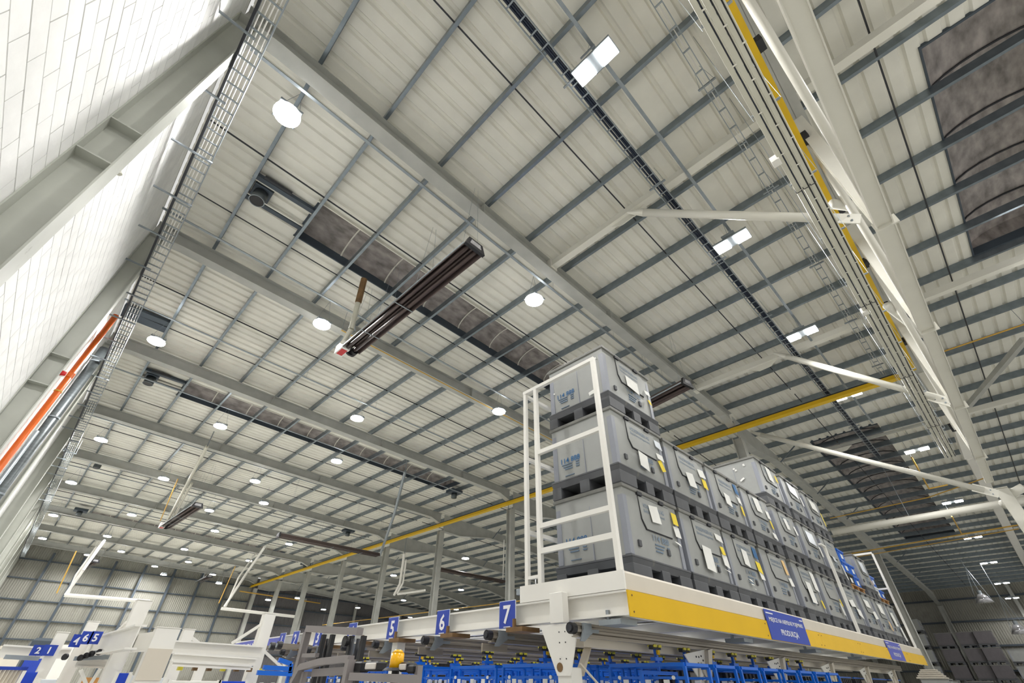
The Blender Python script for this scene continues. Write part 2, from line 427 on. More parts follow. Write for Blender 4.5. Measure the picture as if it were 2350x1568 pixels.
# sag rods between purlins
for k in range(len(FR)-1):
    ym = (FR[k]+FR[k+1])/2-.55 if k else 2.45
    for side, (x0, x1) in (('left aisle', (WX+.1, CX-.2)), ('right hall', (CX+.2, RX-1))):
        if side == 'right hall' and k > 4: continue
        o = MB().bar((x0, ym, zp(x0)+.055), (x1, ym, zp(x1)+.055), .022, .03).build('sag_rod', 'dark')
        tag(o, 'thin dark sag rod through the %s purlins, %s bay from camera' % (side, nth(k+1)), 'rod', 'roof sag rods')
for k in range(1, 7):
    ym = FR[k]+4.45
    o = MB().bar((WX+.1, ym, zp(WX)+.055), (CX-.2, ym, zp(CX-.2)+.055), .018, .022).build('sag_rod', 'dark')
    tag(o, 'thin dark sag rod on the far side of the %s left aisle bay' % nth(k+1), 'rod', 'roof sag rods')
o = MB().bar((4.5, -2.35, zp(4.5)+.055), (RX-1, -2.35, zp(RX-1)+.055), .022, .03).build('sag_rod', 'dark')
tag(o, 'thin dark sag rod in the roof to the right of the white truss', 'rod', 'roof sag rods')
# rooflights
for n, (y0, y1, x0, x1) in enumerate(SKY):
    lab = ['dark barrel rooflight above the long brown heater', 'dark barrel rooflight in the left aisle, second from the camera', 'dark barrel rooflight in the left aisle, third from the camera',
           'dark barrel rooflight in the left aisle, farthest from the camera', 'large dark barrel rooflight at the upper right, right of the truss', 'dark barrel rooflight over the right hall past the yellow beam'][n]
    t = thing('barrel_rooflight', lab, 'rooflight', ((x0+x1)/2, (y0+y1)/2, zr(x0)), 'barrel rooflights')
    h = .36; ns_ = 10; sp = .24 if y1-y0 < 1.5 else .18; mb = MB(); ym = (y0+y1)/2; hw = (y1-y0)/2
    arc = [(ym-hw*math.cos(math.pi*i/ns_), sp+h*math.sin(math.pi*i/ns_)) for i in range(ns_+1)]
    segs = 12; vs = []
    for j in range(segs+1):
        x = x0+(x1-x0)*j/segs
        vs += [(x, y, zr(x)+dz) for y, dz in arc]
    q = ns_+1
    mb.add(vs, [(j*q+i, j*q+i+1, (j+1)*q+i+1, (j+1)*q+i) for j in range(segs) for i in range(ns_)])
    e = len(mb.v)
    mb.build('vault_glazing', 'glass', t, smooth=True)
    for x in (x0, x1): MB().poly([(x, y, zr(x)+dz) for y, dz in arc], (.01, 0, 0)).build('end_pane', 'glass', t)
    for y in (y0, y1):
        s = 1 if y == y1 else -1
        a, b = sorted((y, y+s*.03)); mb = MB()
        mb.add([(x, yy_, zr(x)+dz) for x in (x0-.03, x1+.03) for yy_ in (a, b) for dz in (-.03, sp+.02)],
               [(0,1,3,2),(4,6,7,5),(0,4,5,1),(2,3,7,6),(0,2,6,4),(1,5,7,3)])
        mb.build('kerb', 'kerb' if s > 0 else 'steelw', t)
    for x in (x0, x1): MB().box(x-.02, x+.02, y0, y1, zr(x)-.03, zr(x)+sp).build('end_kerb', 'kerb', t)
    x = x0+1.2
    while x < x1-.5:
        mb = MB()
        for (ya, za), (yb, zb) in zip(arc, arc[1:]): mb.bar((x, ya, zr(x)+za-.02), (x, yb, zr(x)+zb-.02), .035, .02)
        mb.build('hoop', 'steelw' if n < 4 else 'dark', t); x += 1.36
# light tie beams running between the frames
for n, (x, z) in enumerate(((5.95, 9.95), (13.4, 9.62), (21.0, 9.3))):
    y1 = 4.6
    t = thing('tie_beam', ['pale tie beam between the first rafter and the truss, nearest the camera', 'pale tie beam between the first rafter and the truss, middle one', 'pale tie beam past the middle column, farthest from the camera'][n], 'beam', (x, 2, z), 'pale tie beams')
    MB().bar((x, -.8, z), (x, y1, z), .17 if n < 2 else .09, .17 if n < 2 else .09).build('hollow_section', 'steelw' if n < 2 else 'steel', t)
    MB().bar((x, -8, z), (x, -1.1, z), .17, .17).build('outer_section', 'steelw', t)
    MB().box(x-.12, x+.12, y1, y1+.12, z-.14, z+.14).build('end_plate', 'steelw', t)
    MB().poly([(x-.01, 2.9, z-.08), (x-.01, 2.0, z-.08), (x-.01, 2.25, z-.24), (x-.01, 2.6, z-.26)], (.02, 0, 0)).build('gusset', 'steelw', t)
# ---------------------------------------------------------------- white truss at frame 0
TY = -.95
t = thing('roof_truss', 'large cream white steel truss crossing the upper right corner', 'truss', (10, TY, 6.6))
zc = 6.6
xs = [-.8, 2.2, 6.25, 9.45, 13.3, 17.2, 19.9]
for i, (a, b) in enumerate(zip(xs, xs[1:])):
    w = .215 if i % 2 == 0 else .195
    mb = MB(); mb.ibeam((a, TY, zc+.05), (b, TY, zc+.05), .10, w, .014, .03, up=(0,1,0))
    mb.build('bottom_chord', 'steelw', t)
for x in xs[1:-1]:
    MB().box(x-.012, x+.012, TY-.15, TY+.12, zc-.03, zc+.13).build('splice_plate', 'steelw', t)
zt0 = lambda x: 9.75-.02*x
mb = MB().add([(x, TY+dy, zt0(x)+dz) for x in (-.8, 20) for dy, dz in ((-.15,0),(.15,0),(.15,.02),(-.15,.02))], [(0,1,2,3)[::-1],(4,5,6,7),(0,1,5,4),(1,2,6,5),(2,3,7,6),(3,0,4,7)])
mb.build('top_chord_flange', 'steel', t)
MB().poly([(-.8, TY-.006, zt0(-.8)), (20, TY-.006, zt0(20)), (20, TY-.006, zp(20)-.005), (-.8, TY-.006, zp(-.8)-.005)], (0,.012,0)).build('top_chord_web', 'steel', t)
for x in xs[1:-1]:
    MB().ibeam((x, TY, zc+.10), (x, TY, zt0(x)), .18, .18, up=(1,0,0)).build('vertical_post', 'steelw', t)
for a, b in zip(xs, xs[1:-1]):
    MB().tube((a+.15, TY, zt0(a)-.05), (b-.12, TY, zc+.25), .062, 14).build('diagonal_tube', 'steelw', t, smooth=True)
    MB().poly([(b-.5, TY-.01, zc+.16), (b+.05, TY-.01, zc+.16), (b-.1, TY-.01, zc+.7), (b-.45, TY-.01, zc+.75)], (0,.02,0)).build('gusset', 'steelw', t)
# flying braces
for n, (a, b, l) in enumerate((((5.787, 2.340, 9.750), (7.420, -0.930, 7.914), 'white tubular brace from the nearest tie beam to the truss'),
                   ((13.131, 1.996, 9.620), (13.950, -0.930, 7.012), 'white tubular brace from the middle tie beam to the truss'),
                   ((17.371, 4.500, 9.350), (19.100, -0.930, 6.093), 'white tubular brace reaching from the first middle column to the white truss column'))):
    t = thing('tubular_brace', l, 'brace', ((a[0]+b[0])/2, (a[1]+b[1])/2, min(a[2], b[2])), 'tubular braces')
    A, B = Vector(a), Vector(b); d = (B-A).normalized()
    MB().tube(A+d*.35, B-d*.30, .085, 14).build('tube', 'steelw', t, smooth=True)
    MB().tube(A, A+d*.36, .03, 10, .085).build('upper_end', 'steelw', t)
    e = B-d*.55
    MB().bar(e, B, .02, .24).build('end_plate', 'steelw', t)
    mb = MB()
    for s in (.14, .34):
        for u in (-.06, .06): mb.tube(B-d*s+Vector((0,0,u))-Vector((.03,0,0)), B-d*s+Vector((0,0,u))+Vector((.03,0,0)), .02, 6)
    mb.build('bolt', 'galv', t)
a, b = (24.000, 4.451, 6.914), (24.000, -1.154, 6.917)
o = MB().tube(a, b, .12, 14).build('far_strut', 'steelw', smooth=True); MB().tube(((a[0]+b[0])/2, (a[1]+b[1])/2, (a[2]+b[2])/2), ((a[0]+b[0])/2, (a[1]+b[1])/2, zr(24)), .01, 6).build('hanging_rod', 'galv', o); tag(o, 'white round strut crossing behind the grey crates to the truss column', 'strut')
for n, (a, b) in enumerate((((8.143, -1.262, 8.600), (7.466, -0.743, 8.600)), ((12.910, -1.170, 8.400), (11.090, -0.797, 8.400)))):
    o = MB().tube(a, b, .09, 12).build('short_strut', 'steelw', smooth=True)
    tag(o, ['short white strut behind the first truss joint', 'short white strut behind the second truss joint'][n], 'strut')
# thick white column carrying the truss
t = thing('truss_column', 'broad white column carrying the truss at the right edge', 'column', (20.1, -1.1, 0))
MB().ibeam((20.1, -1.1, 0), (20.1, -1.1, 6.42), .30, .34, .02, .014, up=(1,0,0)).build('shaft', 'steelw', t)
MB().poly([(19.95, -1.25, 6.44), (20.25, -1.25, 6.44), (20.25, -.9, 6.44), (19.95, -.9, 6.44)], (0,0,.03)).build('cap_plate', 'steelw', t)
for i, (p, q) in enumerate((((20.300, -0.993, 6.226), (20.125, -1.586, 6.400)), ((20.300, -0.913, 6.072), (20.654, -1.476, 6.200)))):
    o = MB().tube(p, q, .12, 12).build('outer_strut', 'steelw', smooth=True); tag(o, ['upper white tube leaving the truss column to the right', 'lower white tube leaving the truss column to the right'][i], 'strut')
o = MB().bar((20.492, -1.684, 9.300), (16.836, -3.290, 9.300), .14, .14).build('outer_brace', 'steel'); tag(o, 'grey diagonal brace to the right of the truss, under the roof', 'brace')
# yellow crane rails
t = thing('yellow_rail_beam', 'long yellow beam running down the hall past the middle columns', 'beam', (16.2, 25, 8.9), 'yellow rail beams')
MB().box(16.12, 16.21, -.55, 53.6, 8.98, 9.16).build('face_plate', 'crane', t); MB().box(16.0, 16.12, -.55, 53.6, 8.98, 9.0).build('lower_lip', 'crane', t)
MB().box(16.16, 16.24, -.5, 53.6, 9.17, 9.22).build('rail', 'dark', t)
t = thing('yellow_rail_beam', 'yellow beam beside the cable trays under the truss', 'beam', (9, -.72, 9.0), 'yellow rail beams')
MB().box(-.5, 15.9, -.83, -.72, 8.98, 9.12).build('face_plate', 'crane', t)
for x in range(0, 16, 2): MB().box(x+.1, x+.3, -.93, -.83, 9.0, 9.15).build('bracket', 'dark', t)
for x in (3.4, 5.7, 7.9, 10.2, 12.4, 14.4): MB().box(x, x+.08, -.72, -.69, 9.0, 9.08).build('clamp', 'galv', t)
# ================================================================ LAMPS
def make_lamp(label, p, group, power=1.0, two=False):
    t = thing('high_bay_lamp', label, 'lamp', p, group)
    x, y, z = p
    top = zr(x)+.01
    MB().cbox(x-(.16 if two else .2), x+(.16 if two else .2), y-(.38 if two else .2), y+(.38 if two else .2), z+.03, z+.09, .01).build('housing', 'galv', t)
    mb = MB()
    for i in range(7): mb.box(x-.19+i*.06, x-.175+i*.06, y-.14, y+.14, z+.09, z+.15)
    mb.build('cooling_fins', 'galv', t)
    if two:
        for s in (-1, 1): MB().cbox(x-.14, x+.14, y+s*.22-.14, y+s*.22+.14, z, z+.03, .004).build('led_panel', 'glow', t)
    else:
        MB().tube((x, y, z), (x, y, z+.03), .23, 24).build('led_panel', 'glow', t)
    mb = MB()
    for s in (-1, 1): mb.tube((x+s*.19, y, z+.09), (x, y, top), .004, 4)
    mb.build('hanging_wire', 'galv', t)
    if power > 0:
        l = bpy.data.lights.new('lamp_light', 'SPOT'); l.energy = LAMP_W*power; l.spot_size = math.radians(165); l.spot_blend = .35
        l.shadow_soft_size = .2; l.color = (1, .985, .96)
        o = bpy.data.objects.new('lamp_light', l); C.objects.link(o); o.location = (0, 0, -.06); o.parent = t
    return t
LA = [(-0.376, 5.472, 9.611), (2.717, 10.470, 9.519), (-0.418, 14.912, 9.613), (6.134, 5.466, 9.416), (9.415, 10.269, 9.318), (6.145, 14.620, 9.416), (2.735, 19.301, 9.518), (-0.421, 24.561, 9.613),
 (7.493, 18.853, 9.375), (2.592, 27.516, 9.522), (-0.631, 32.007, 9.619), (5.880, 24.247, 9.424), (7.435, 27.226, 9.377), (5.757, 31.120, 9.427), (2.754, 35.913, 9.517), (-0.653, 40.107, 9.620),
 (7.365, 35.475, 9.379), (2.612, 43.210, 9.522), (12.015, 34.673, 9.240), (-0.585, 48.008, 9.618), (4.201, 47.763, 9.474), (7.381, 42.735, 9.379), (11.997, 42.425, 9.240), (8.814, 47.245, 9.336),
 (7.323, 51.704, 9.380), (-0.393, 54.679, 9.420), (8.102, 50.996, 8.752), (10.915, 47.127, 8.654), (11.752, 47.673, 8.160), (2.501, 50.614, 9.375)]
LA = [p for p in LA if p[1] < FY-.6]
for i, p in enumerate(LA):
    lab = {0: 'glaring lamp beside the cable ladder at the upper left', 1: 'bright lamp to the left of the long brown heater',
           2: 'bright lamp close to the wall above the orange pipe', 3: 'bright lamp to the right of the long brown heater', 4: 'bright lamp left of the tallest crate stack'}.get(i,
           'white high bay lamp in the left aisle, %s nearest the camera' % nth(i+1))
    make_lamp(lab, p, 'lamps of the left aisle', 1.08)
LB = [(2.848, 1.050, 9.515), (7.840, 1.028, 9.365), (12.190, 1.014, 9.234), (16.480, 1.025, 9.106), (21.500, 0.255, 8.576), (28.000, 0.191, 8.166), (34.000, 0.287, 7.774), (40.000, 0.306, 7.453), (45.500, 0.320, 7.034), (51.000, 0.308, 6.740)]
for i, p in enumerate(LB):
    make_lamp('glaring twin panel lamp in the row beside the dark cable ladder, %s from the camera' % nth(i+1), p, 'row of lamps across the hall', .85 if i < 2 else .62, True)
LC = [(20.277, 25.011, 8.194), (20.219, 33.707, 8.196), (26.415, 32.880, 7.808), (26.472, 41.604, 7.806), (26.203, 49.829, 7.814), (20.352, 17.587, 8.193), (16.148, 47.597, 7.354), (17.926, 45.528, 7.483), (22.376, 49.582, 7.305), (25.254, 23.265, 7.442), (33.590, 50.895, 7.592), (32.945, 41.570, 7.612)]
LC = [p for p in LC if p[1] < FY-.6 and p[0] < RX-1]
LC.sort(key=lambda p: p[1])
for i, p in enumerate(LC):
    make_lamp('small white lamp seen between the middle columns, %s nearest the camera' % nth(i+1), p, 'lamps of the right hall', .55)
# the same grid of lamps goes on behind and beside the camera
for i, (x, y) in enumerate([(-.4, -3.8), (2.8, -7.5), (6.1, -3.9), (9.4, -7.5), (13, -4)]):
    make_lamp('high bay lamp overhead behind the camera, %s from the block wall' % nth(i+1), (x, y, 9.6-.03*x), 'lamps behind the camera', (1.0, 1.0, .7, .4, .4)[i])

# ================================================================ CONDUITS, TRAYS, LADDERS
def channel(name, a, b, w, label, cat, m='galv', group=None, h=.03):
    o = MB().prism([(-w/2,0),(w/2,0),(w/2,h),(w/2-.004,h),(w/2-.004,.004),(-w/2+.004,.004),(-w/2+.004,h),(-w/2,h)], a, b).build(name, m)
    return tag(o, label, cat, group)
for i, (y, x0, x1) in enumerate(((5.05, WX-.0, CX), (9.72, WX, CX), (13.9, WX, CX), (18.2, WX, CX), (23.0, WX, CX), (30.2, WX, CX), (36.6, WX, CX))):
    z0 = 9.95
    t = thing('lamp_conduit', 'thin galvanised lamp conduit across the left aisle, %s from the camera' % nth(i+1), 'conduit', (x0, y, z0), 'lamp conduits')
    MB().prism([(-.03,0),(.03,0),(.03,.02),(-.03,.02)], (x0+.03, y, z0), (x1-.4, y, z0-.03*(x1-x0))).build('channel', 'galv', t)
    MB().tube((x0+.03, y+.03, z0+.035), (x1-.4, y+.03, z0+.035-.03*(x1-x0)), .012, 6).build('cable', 'dark', t)
    mb = MB()
    x = 1.0
    while x < x1-1: mb.tube((x, y, z0-.03*(x-x0)), (x, y, zp(x)+.02), .003, 4); x += 2.72
    mb.build('hanging_wire', 'galv', t)
t = thing('lamp_conduit', 'thin galvanised conduit carrying the row of glaring lamps', 'conduit', (1, .98, 9.95), 'lamp conduits')
MB().prism([(-.03,0),(.03,0),(.03,.02),(-.03,.02)], (-1, .98, 10.05), (20, .98, 9.42)).build('channel', 'galv', t)
mb = MB()
for i in range(8): x = -.36+2.72*i; mb.tube((x, .98, 9.95-.03*x), (x+.1, .98, zp(x)+.02), .003, 4)
mb.build('hanging_wire', 'galv', t)
def ladder(label, a, b, side, w, cables, rung=.3, group='cable ladders', m='galv', hang=1.36):
    """cable ladder from a to b; side = unit sideways vector"""
    a, b, side = Vector(a), Vector(b), Vector(side); d = (b-a).normalized(); L = (b-a).length
    t = thing('cable_ladder', label, 'cable ladder', (a+b)/2, group)
    for s in (-1, 1):
        o = side*(w/2*s)
        MB().bar(a+o, b+o, .015, .06).build('side_rail', m, t)
    n = int(L/rung)
    for i in range(n if n <= 300 else 300):
        p = a+d*(rung*(i+.5)); MB().bar(p-side*(w/2), p+side*(w/2), .025, .015).build('rung', m, t)
    for off, r, mm in cables:
        c = MB()
        pts = []; q = 0.
        while q < L: pts.append(a+d*q+side*(off+random.uniform(-.008, .008))+Vector((0,0,.012+r))); q += 1.5
        pts.append(b+side*off+Vector((0,0,.012+r))); c.path(pts, r, 6).build('cable', mm, t)
    q = .7
    while q < L:
        p = a+d*q
        MB().bar(p-side*(w/2+.09), p+side*(w/2+.09), .03, .03).build('bracket', m, t) if True else 0
        mb = MB()
        for s in (-1, 1): mb.tube(p+side*(s*(w/2+.07)), Vector((p.x, p.y, zp(p.x)+.03))+side*(s*.05), .003, 4)
        mb.build('hanging_wire', m, t); q += hang
    return t
ladder('dark cable ladder with navy cables crossing beside the glaring lamps', (-.6, 1.5, 9.75), (22.5, 1.5, 9.05), (0,1,0), .17,
       [(-.05,.02,'cable'),(-.012,.021,'cable'),(.03,.019,'cable')], rung=.26, hang=2.72, m='galv')
ladder('galvanised cable ladder running along the top of the block wall', (-1.09, -6, 8.9), (-1.09, 52, 8.9), (1,0,0), .26,
       [(-.09,.010,'white'),(-.035,.009,'white'),(.02,.010,'white'),(.08,.009,'white')], rung=.25, hang=30)
t = thing('support_rail', 'pierced dark strut rail on the wall side of the wall cable ladder', 'rail', (-1.3, 20, 8.85))
MB().bar((-1.228, -6, 8.87), (-1.228, 52, 8.87), .035, .05).build('channel', 'dark', t)
y = -2.05
while y < 34:
    MB().bar((WX, y, 8.815), (-.93 if int(y*2) % 2 else -1.1, y, 8.815), .03, .03).build('wall_bracket', 'galv', t); y += 1.25
# bundle of cable trays at the right
TRY = [(-.325, .055), (-.42, .055), (-.505, .045)]
for i, (y, w) in enumerate(TRY):
    z = 7.2
    t = thing('cable_tray', ['leftmost cream cable tray of the bundle beside the yellow beam', 'middle cream cable tray of the bundle beside the yellow beam', 'rightmost cream cable tray of the bundle beside the yellow beam'][i], 'cable tray', (9, y, z), 'bundle of cable trays')
    MB().prism([(-w/2,0),(w/2,0),(w/2,.05),(w/2-.003,.05),(w/2-.003,.004),(-w/2+.003,.004),(-w/2+.003,.05),(-w/2,.05)], (-1, y, z), (18.6, y, z)).build('tray', 'tube', t)
    c = MB().path([(-1+1.4*j, y-w/2-.012+random.uniform(-.003,.003), z+.02) for j in range(15)], .009, 6); c.build('cable', 'cable' if i == 0 else 'dark', t)
    c = MB().tube((-1, y-w/2-.028, z+.012), (18.4, y-w/2-.028, z+.012), .010, 8); c.build('conduit_pipe', 'tube', t, smooth=True)
    x = -.6+.3*i
    while x < 18.4:
        MB().box(x, x+.02, y-w/2-.04, y-w/2+.004, z-.006, z-.001).build('strap', 'steelw', t)
        x += .75
    for x in (2.1, 5.4, 8.8, 12.2, 15.6):
        mb = MB()
        pts = [(x, y+w/2+.002, z+.06), (x, y+w/2+.004, z-.03), (x, y-.02, z-.035), (x, y-w/2-.02, z-.015)]
        mb.path(pts, .006, 5).build('cable_tie', 'dark', t)
t = thing('hanging_bracket', 'galvanised cross brackets holding the cable tray bundle', 'bracket', (9, -.5, 7.2))
x = 1.2
while x < 18.6:
    MB().box(x, x+.03, -.62, -.28, 7.255, 7.275).build('cross_bar', 'galv', t)
    MB().tube((x+.02, -.27, 7.17), (x+.02, -.27, zp(x)+.03), .004, 4).build('drop_rod', 'galv', t)
    MB().tube((x+.02, -.63, 7.26), (x+.02, -.63, zp(x)+.03), .004, 4).build('drop_rod', 'galv', t); x += 1.36
for i, p in enumerate(((4.717, -0.268, 7.250), (9.045, -0.319, 7.250))):
    o = MB().cbox(p[0]-.06, p[0]+.06, p[1]-.05, p[1]+.05, p[2]-.09, p[2]+.03, .008).build('junction_box', 'white'); tag(o, ['small white box on the left edge of the tray bundle, upper one', 'small white box on the left edge of the tray bundle, lower one'][i], 'box')
# light ladder between the lamp row and trays
ladder('slim galvanised wire ladder left of the tray bundle', (1, -.08, 9.6), (16, -.08, 9.2), (0,1,0), .12, [(0,.008,'white')], rung=.42, hang=2.72)
# white duct in the distance
t = thing('white_duct', 'white rectangular duct with a tapered reducer behind the truss', 'duct', (30, -1.2, 9), None)
MB().bar((19.3, -1.05, 9.1), (21.4, -1.1, 9.0), .16, .16).build('narrow_part', 'white', t)
MB().poly([(21.4, -1.02, 8.95), (21.4, -1.18, 8.95), (24.2, -1.32, 8.7), (24.2, -.9, 8.7)], (0,0,.3)).build('reducer', 'white', t)
MB().bar((24.2, -1.12, 8.82), (49, -1.4, 8.3), .34, .3).build('wide_part', 'white', t)
MB().box(21.36, 21.44, -1.25, -.95, 8.9, 9.2).build('collar', 'dark', t)
# ochre gas pipes
def pipes(label, pts, r=.03, m='gas', group='ochre gas pipes'):
    o = MB().path([Vector(p) for p in pts], r, 8).build('gas_pipe', m, smooth=False)
    for p in (pts[0], pts[-1]):
        x, y, z = p; MB().tube((x, y, z), (x, y, zr(x)+.01), .006, 4).build('hanging_rod', 'galv', o)
    return tag(o, label, 'pipe', group)
pipes('thin ochre gas pipe along the second rafter of the left aisle', [(3.3, 10.52, 9.70), (CX-.3, 10.52, 9.28)], .018)
pipes('ochre gas pipe right of the truss, above the grey diagonal brace', [(15.987, -1.594, 9.300), (15.979, -3.329, 9.300)], .022)
pipes('upper ochre gas pipe across the right hall with a drop at one lamp', [(26.972, 4.847, 8.200), (26.536, 0.855, 8.200), (25.220, -1.247, 8.200)], .022)
pipes('ochre gas drop pipe hanging below the fifth glaring lamp', [(21.195, 0.504, 8.300), (24.094, 0.604, 7.900), (24.064, 0.006, 7.900)], .026)
pipes('lower ochre gas pipe across the right hall', [(32.761, 6.127, 7.600), (32.038, 1.959, 7.600), (31.565, -1.504, 7.600)], .03)
pipes('second lower ochre gas pipe just under its neighbour', [(33.426, 6.341, 7.500), (31.878, -1.435, 7.500)], .02)
pipes('ochre gas drop pipe hanging below the sixth glaring lamp', [(28.279, 0.497, 7.700), (31.219, 0.571, 7.500), (31.190, -0.284, 7.500)], .026)
pipes('ochre gas pipe running behind the middle columns', [(23.489, 51.408, 6.200), (25.308, 23.276, 6.200)], .03)
pipes('ochre gas pipe in the corner of the far wall', [(14.673, 51.487, 8.300), (23.565, 53.350, 8.300)], .05)
o = MB().tube((49.599, 8.440, 8.400), (52.728, -0.868, 8.400), .06, 8).build('far_tie_rod', 'galv'); tag(o, 'thin grey rod crossing under the far roof of the right hall', 'rod')
# ================================================================ WALL ITEMS
t = thing('orange_pipe', 'glossy orange vertical pipe on the block wall', 'pipe', (-1.46, 13.75, 3))
MB().tube((-1.45, 13.75, 0), (-1.45, 13.75, 9.3), .065, 16).build('pipe', 'orange', t, smooth=True)
for z in (4.6, 7.3): MB().tube((-1.45, 13.75, z), (-1.45, 13.75, z+.12), .078, 16).build('coupling', 'orange', t)
MB().tube((-1.45, 13.75, 6.9), (-1.45, 13.75, 6.93), .08, 12).build('clamp', 'gas', t)
t = thing('spiral_duct', 'dark galvanised vertical duct beside the orange pipe', 'duct', (-1.38, 15.1, 3))
MB().tube((-1.40, 15.8, 0), (-1.40, 15.8, 9.3), .115, 18).build('duct', 'duct', t, smooth=True)
for z in (3.0, 5.0, 7.0, 8.8): MB().tube((-1.40, 15.8, z), (-1.40, 15.8, z+.04), .125, 18).build('clamp', 'galv', t)
MB().tube((-1.45, 15.2, 0), (-1.45, 15.2, 6.4), .045, 10).build('side_conduit', 'galv', t, smooth=True)
MB().box(WX+.01, -.35, 14.9, 15.6, 10.38, 10.46).build('roof_opening_plate', 'kerb', t)
t = thing('wall_detector', 'small cream detector box on the wall under a red sounder', 'detector', (-1.5, 5.62, 6.7))
MB().cbox(WX+.02, WX+.12, 5.60, 5.76, 6.68, 6.78, .012).build('housing', 'white', t); MB().tube((-1.47, 5.68, 6.68), (-1.44, 5.68, 6.64), .03, 10).build('sensor', 'tube', t)
t = thing('red_sounder', 'small red alarm sounder on the wall above the cream detector', 'sounder', (-1.5, 5.5, 6.85))
MB().tube((WX+.004, 5.50, 6.86), (WX+.07, 5.50, 6.86), .05, 14, .035).build('body', 'red', t); MB().tube((WX+.07, 5.50, 6.86), (WX+.09, 5.50, 6.86), .02, 10).build('button', 'dark', t)
t = thing('round_alarm', 'round red alarm with a white band on the second wall column', 'sounder', (-1.2, 10.7, 6.5))
p = (0, 10.64, (-1.360, 10.620, 6.052)[2])
MB().tube((-1.25, p[1], p[2]), (-1.18, p[1], p[2]), .055, 16, .04).build('dome', 'red', t, smooth=True); MB().box(-1.25, -1.175, p[1]-.012, p[1]+.012, p[2]-.057, p[2]+.057).build('band', 'white', t)
# fans beside rooflights
for i, (x, y) in enumerate(((-.1, 8.15), (-.05, 18.9), (-.05, 30.2))):
    z = zr(x)-.30
    t = thing('roof_fan', 'dark round roof fan in its frame beside the rooflight, %s from the camera' % nth(i+1), 'fan', (x, y, z), 'roof fans')
    MB().tube((x, y, z-.12), (x, y, z+.16), .155, 20).build('spigot', 'duct', t, smooth=True)
    MB().tube((x, y, z-.125), (x, y, z-.119), .14, 20).build('opening', 'black', t)
    mb = MB()
    for j in range(20):
        a0, a1 = 2*math.pi*j/20, 2*math.pi*(j+1)/20
        mb.bar((x+.158*math.cos(a0), y+.158*math.sin(a0), z-.12), (x+.158*math.cos(a1), y+.158*math.sin(a1), z-.12), .014, .014)
    mb.build('rim', 'galv', t)
    MB().cbox(x-.2, x+.2, y-.2, y+.2, z+.16, z+.28, .01).build('casing', 'kerb', t)
    for s in (-1, 1): MB().box(x-.32, x+1.12, y+s*.25-.02, y+s*.25+.02, zp(x)+.1, zp(x)+.15).build('trim_rail', 'steelw', t)
    MB().box(x-.3, x+1.1, y-.42, y-.30, zp(x)+.06, zp(x)+.16).build('dark_channel', 'kerb', t)
    MB().box(x-.3, x+1.1, y+.30, y+.42, zp(x)+.10, zp(x)+.17).build('dark_channel', 'kerb', t)
    MB().box(x-.1, x+.5, y-.50, y-.44, zp(x)+.05, zp(x)+.12).build('actuator', 'dark', t)
for i, p in enumerate(((14.301, 18.974, 9.571), (14.101, 30.261, 9.577), (0.446, 39.965, 9.987), (16.579, 42.406, 9.503))):
    if p[1] > FY-1: continue
    t = thing('roof_fan', 'small dark fan unit under the far roof, %s' % ['right of the hanging chrome flue', 'near the far end of the yellow beam', 'close to the far wall corner', 'above the farthest columns'][i], 'fan', p, 'roof fans')
    x, y, z = p; MB().tube((x, y, z-.15), (x, y, z+.1), .15, 14).build('spigot', 'duct', t, smooth=True); MB().box(x-.35, x+.35, y-.28, y+.28, z+.1, z+.25).build('casing', 'kerb', t)
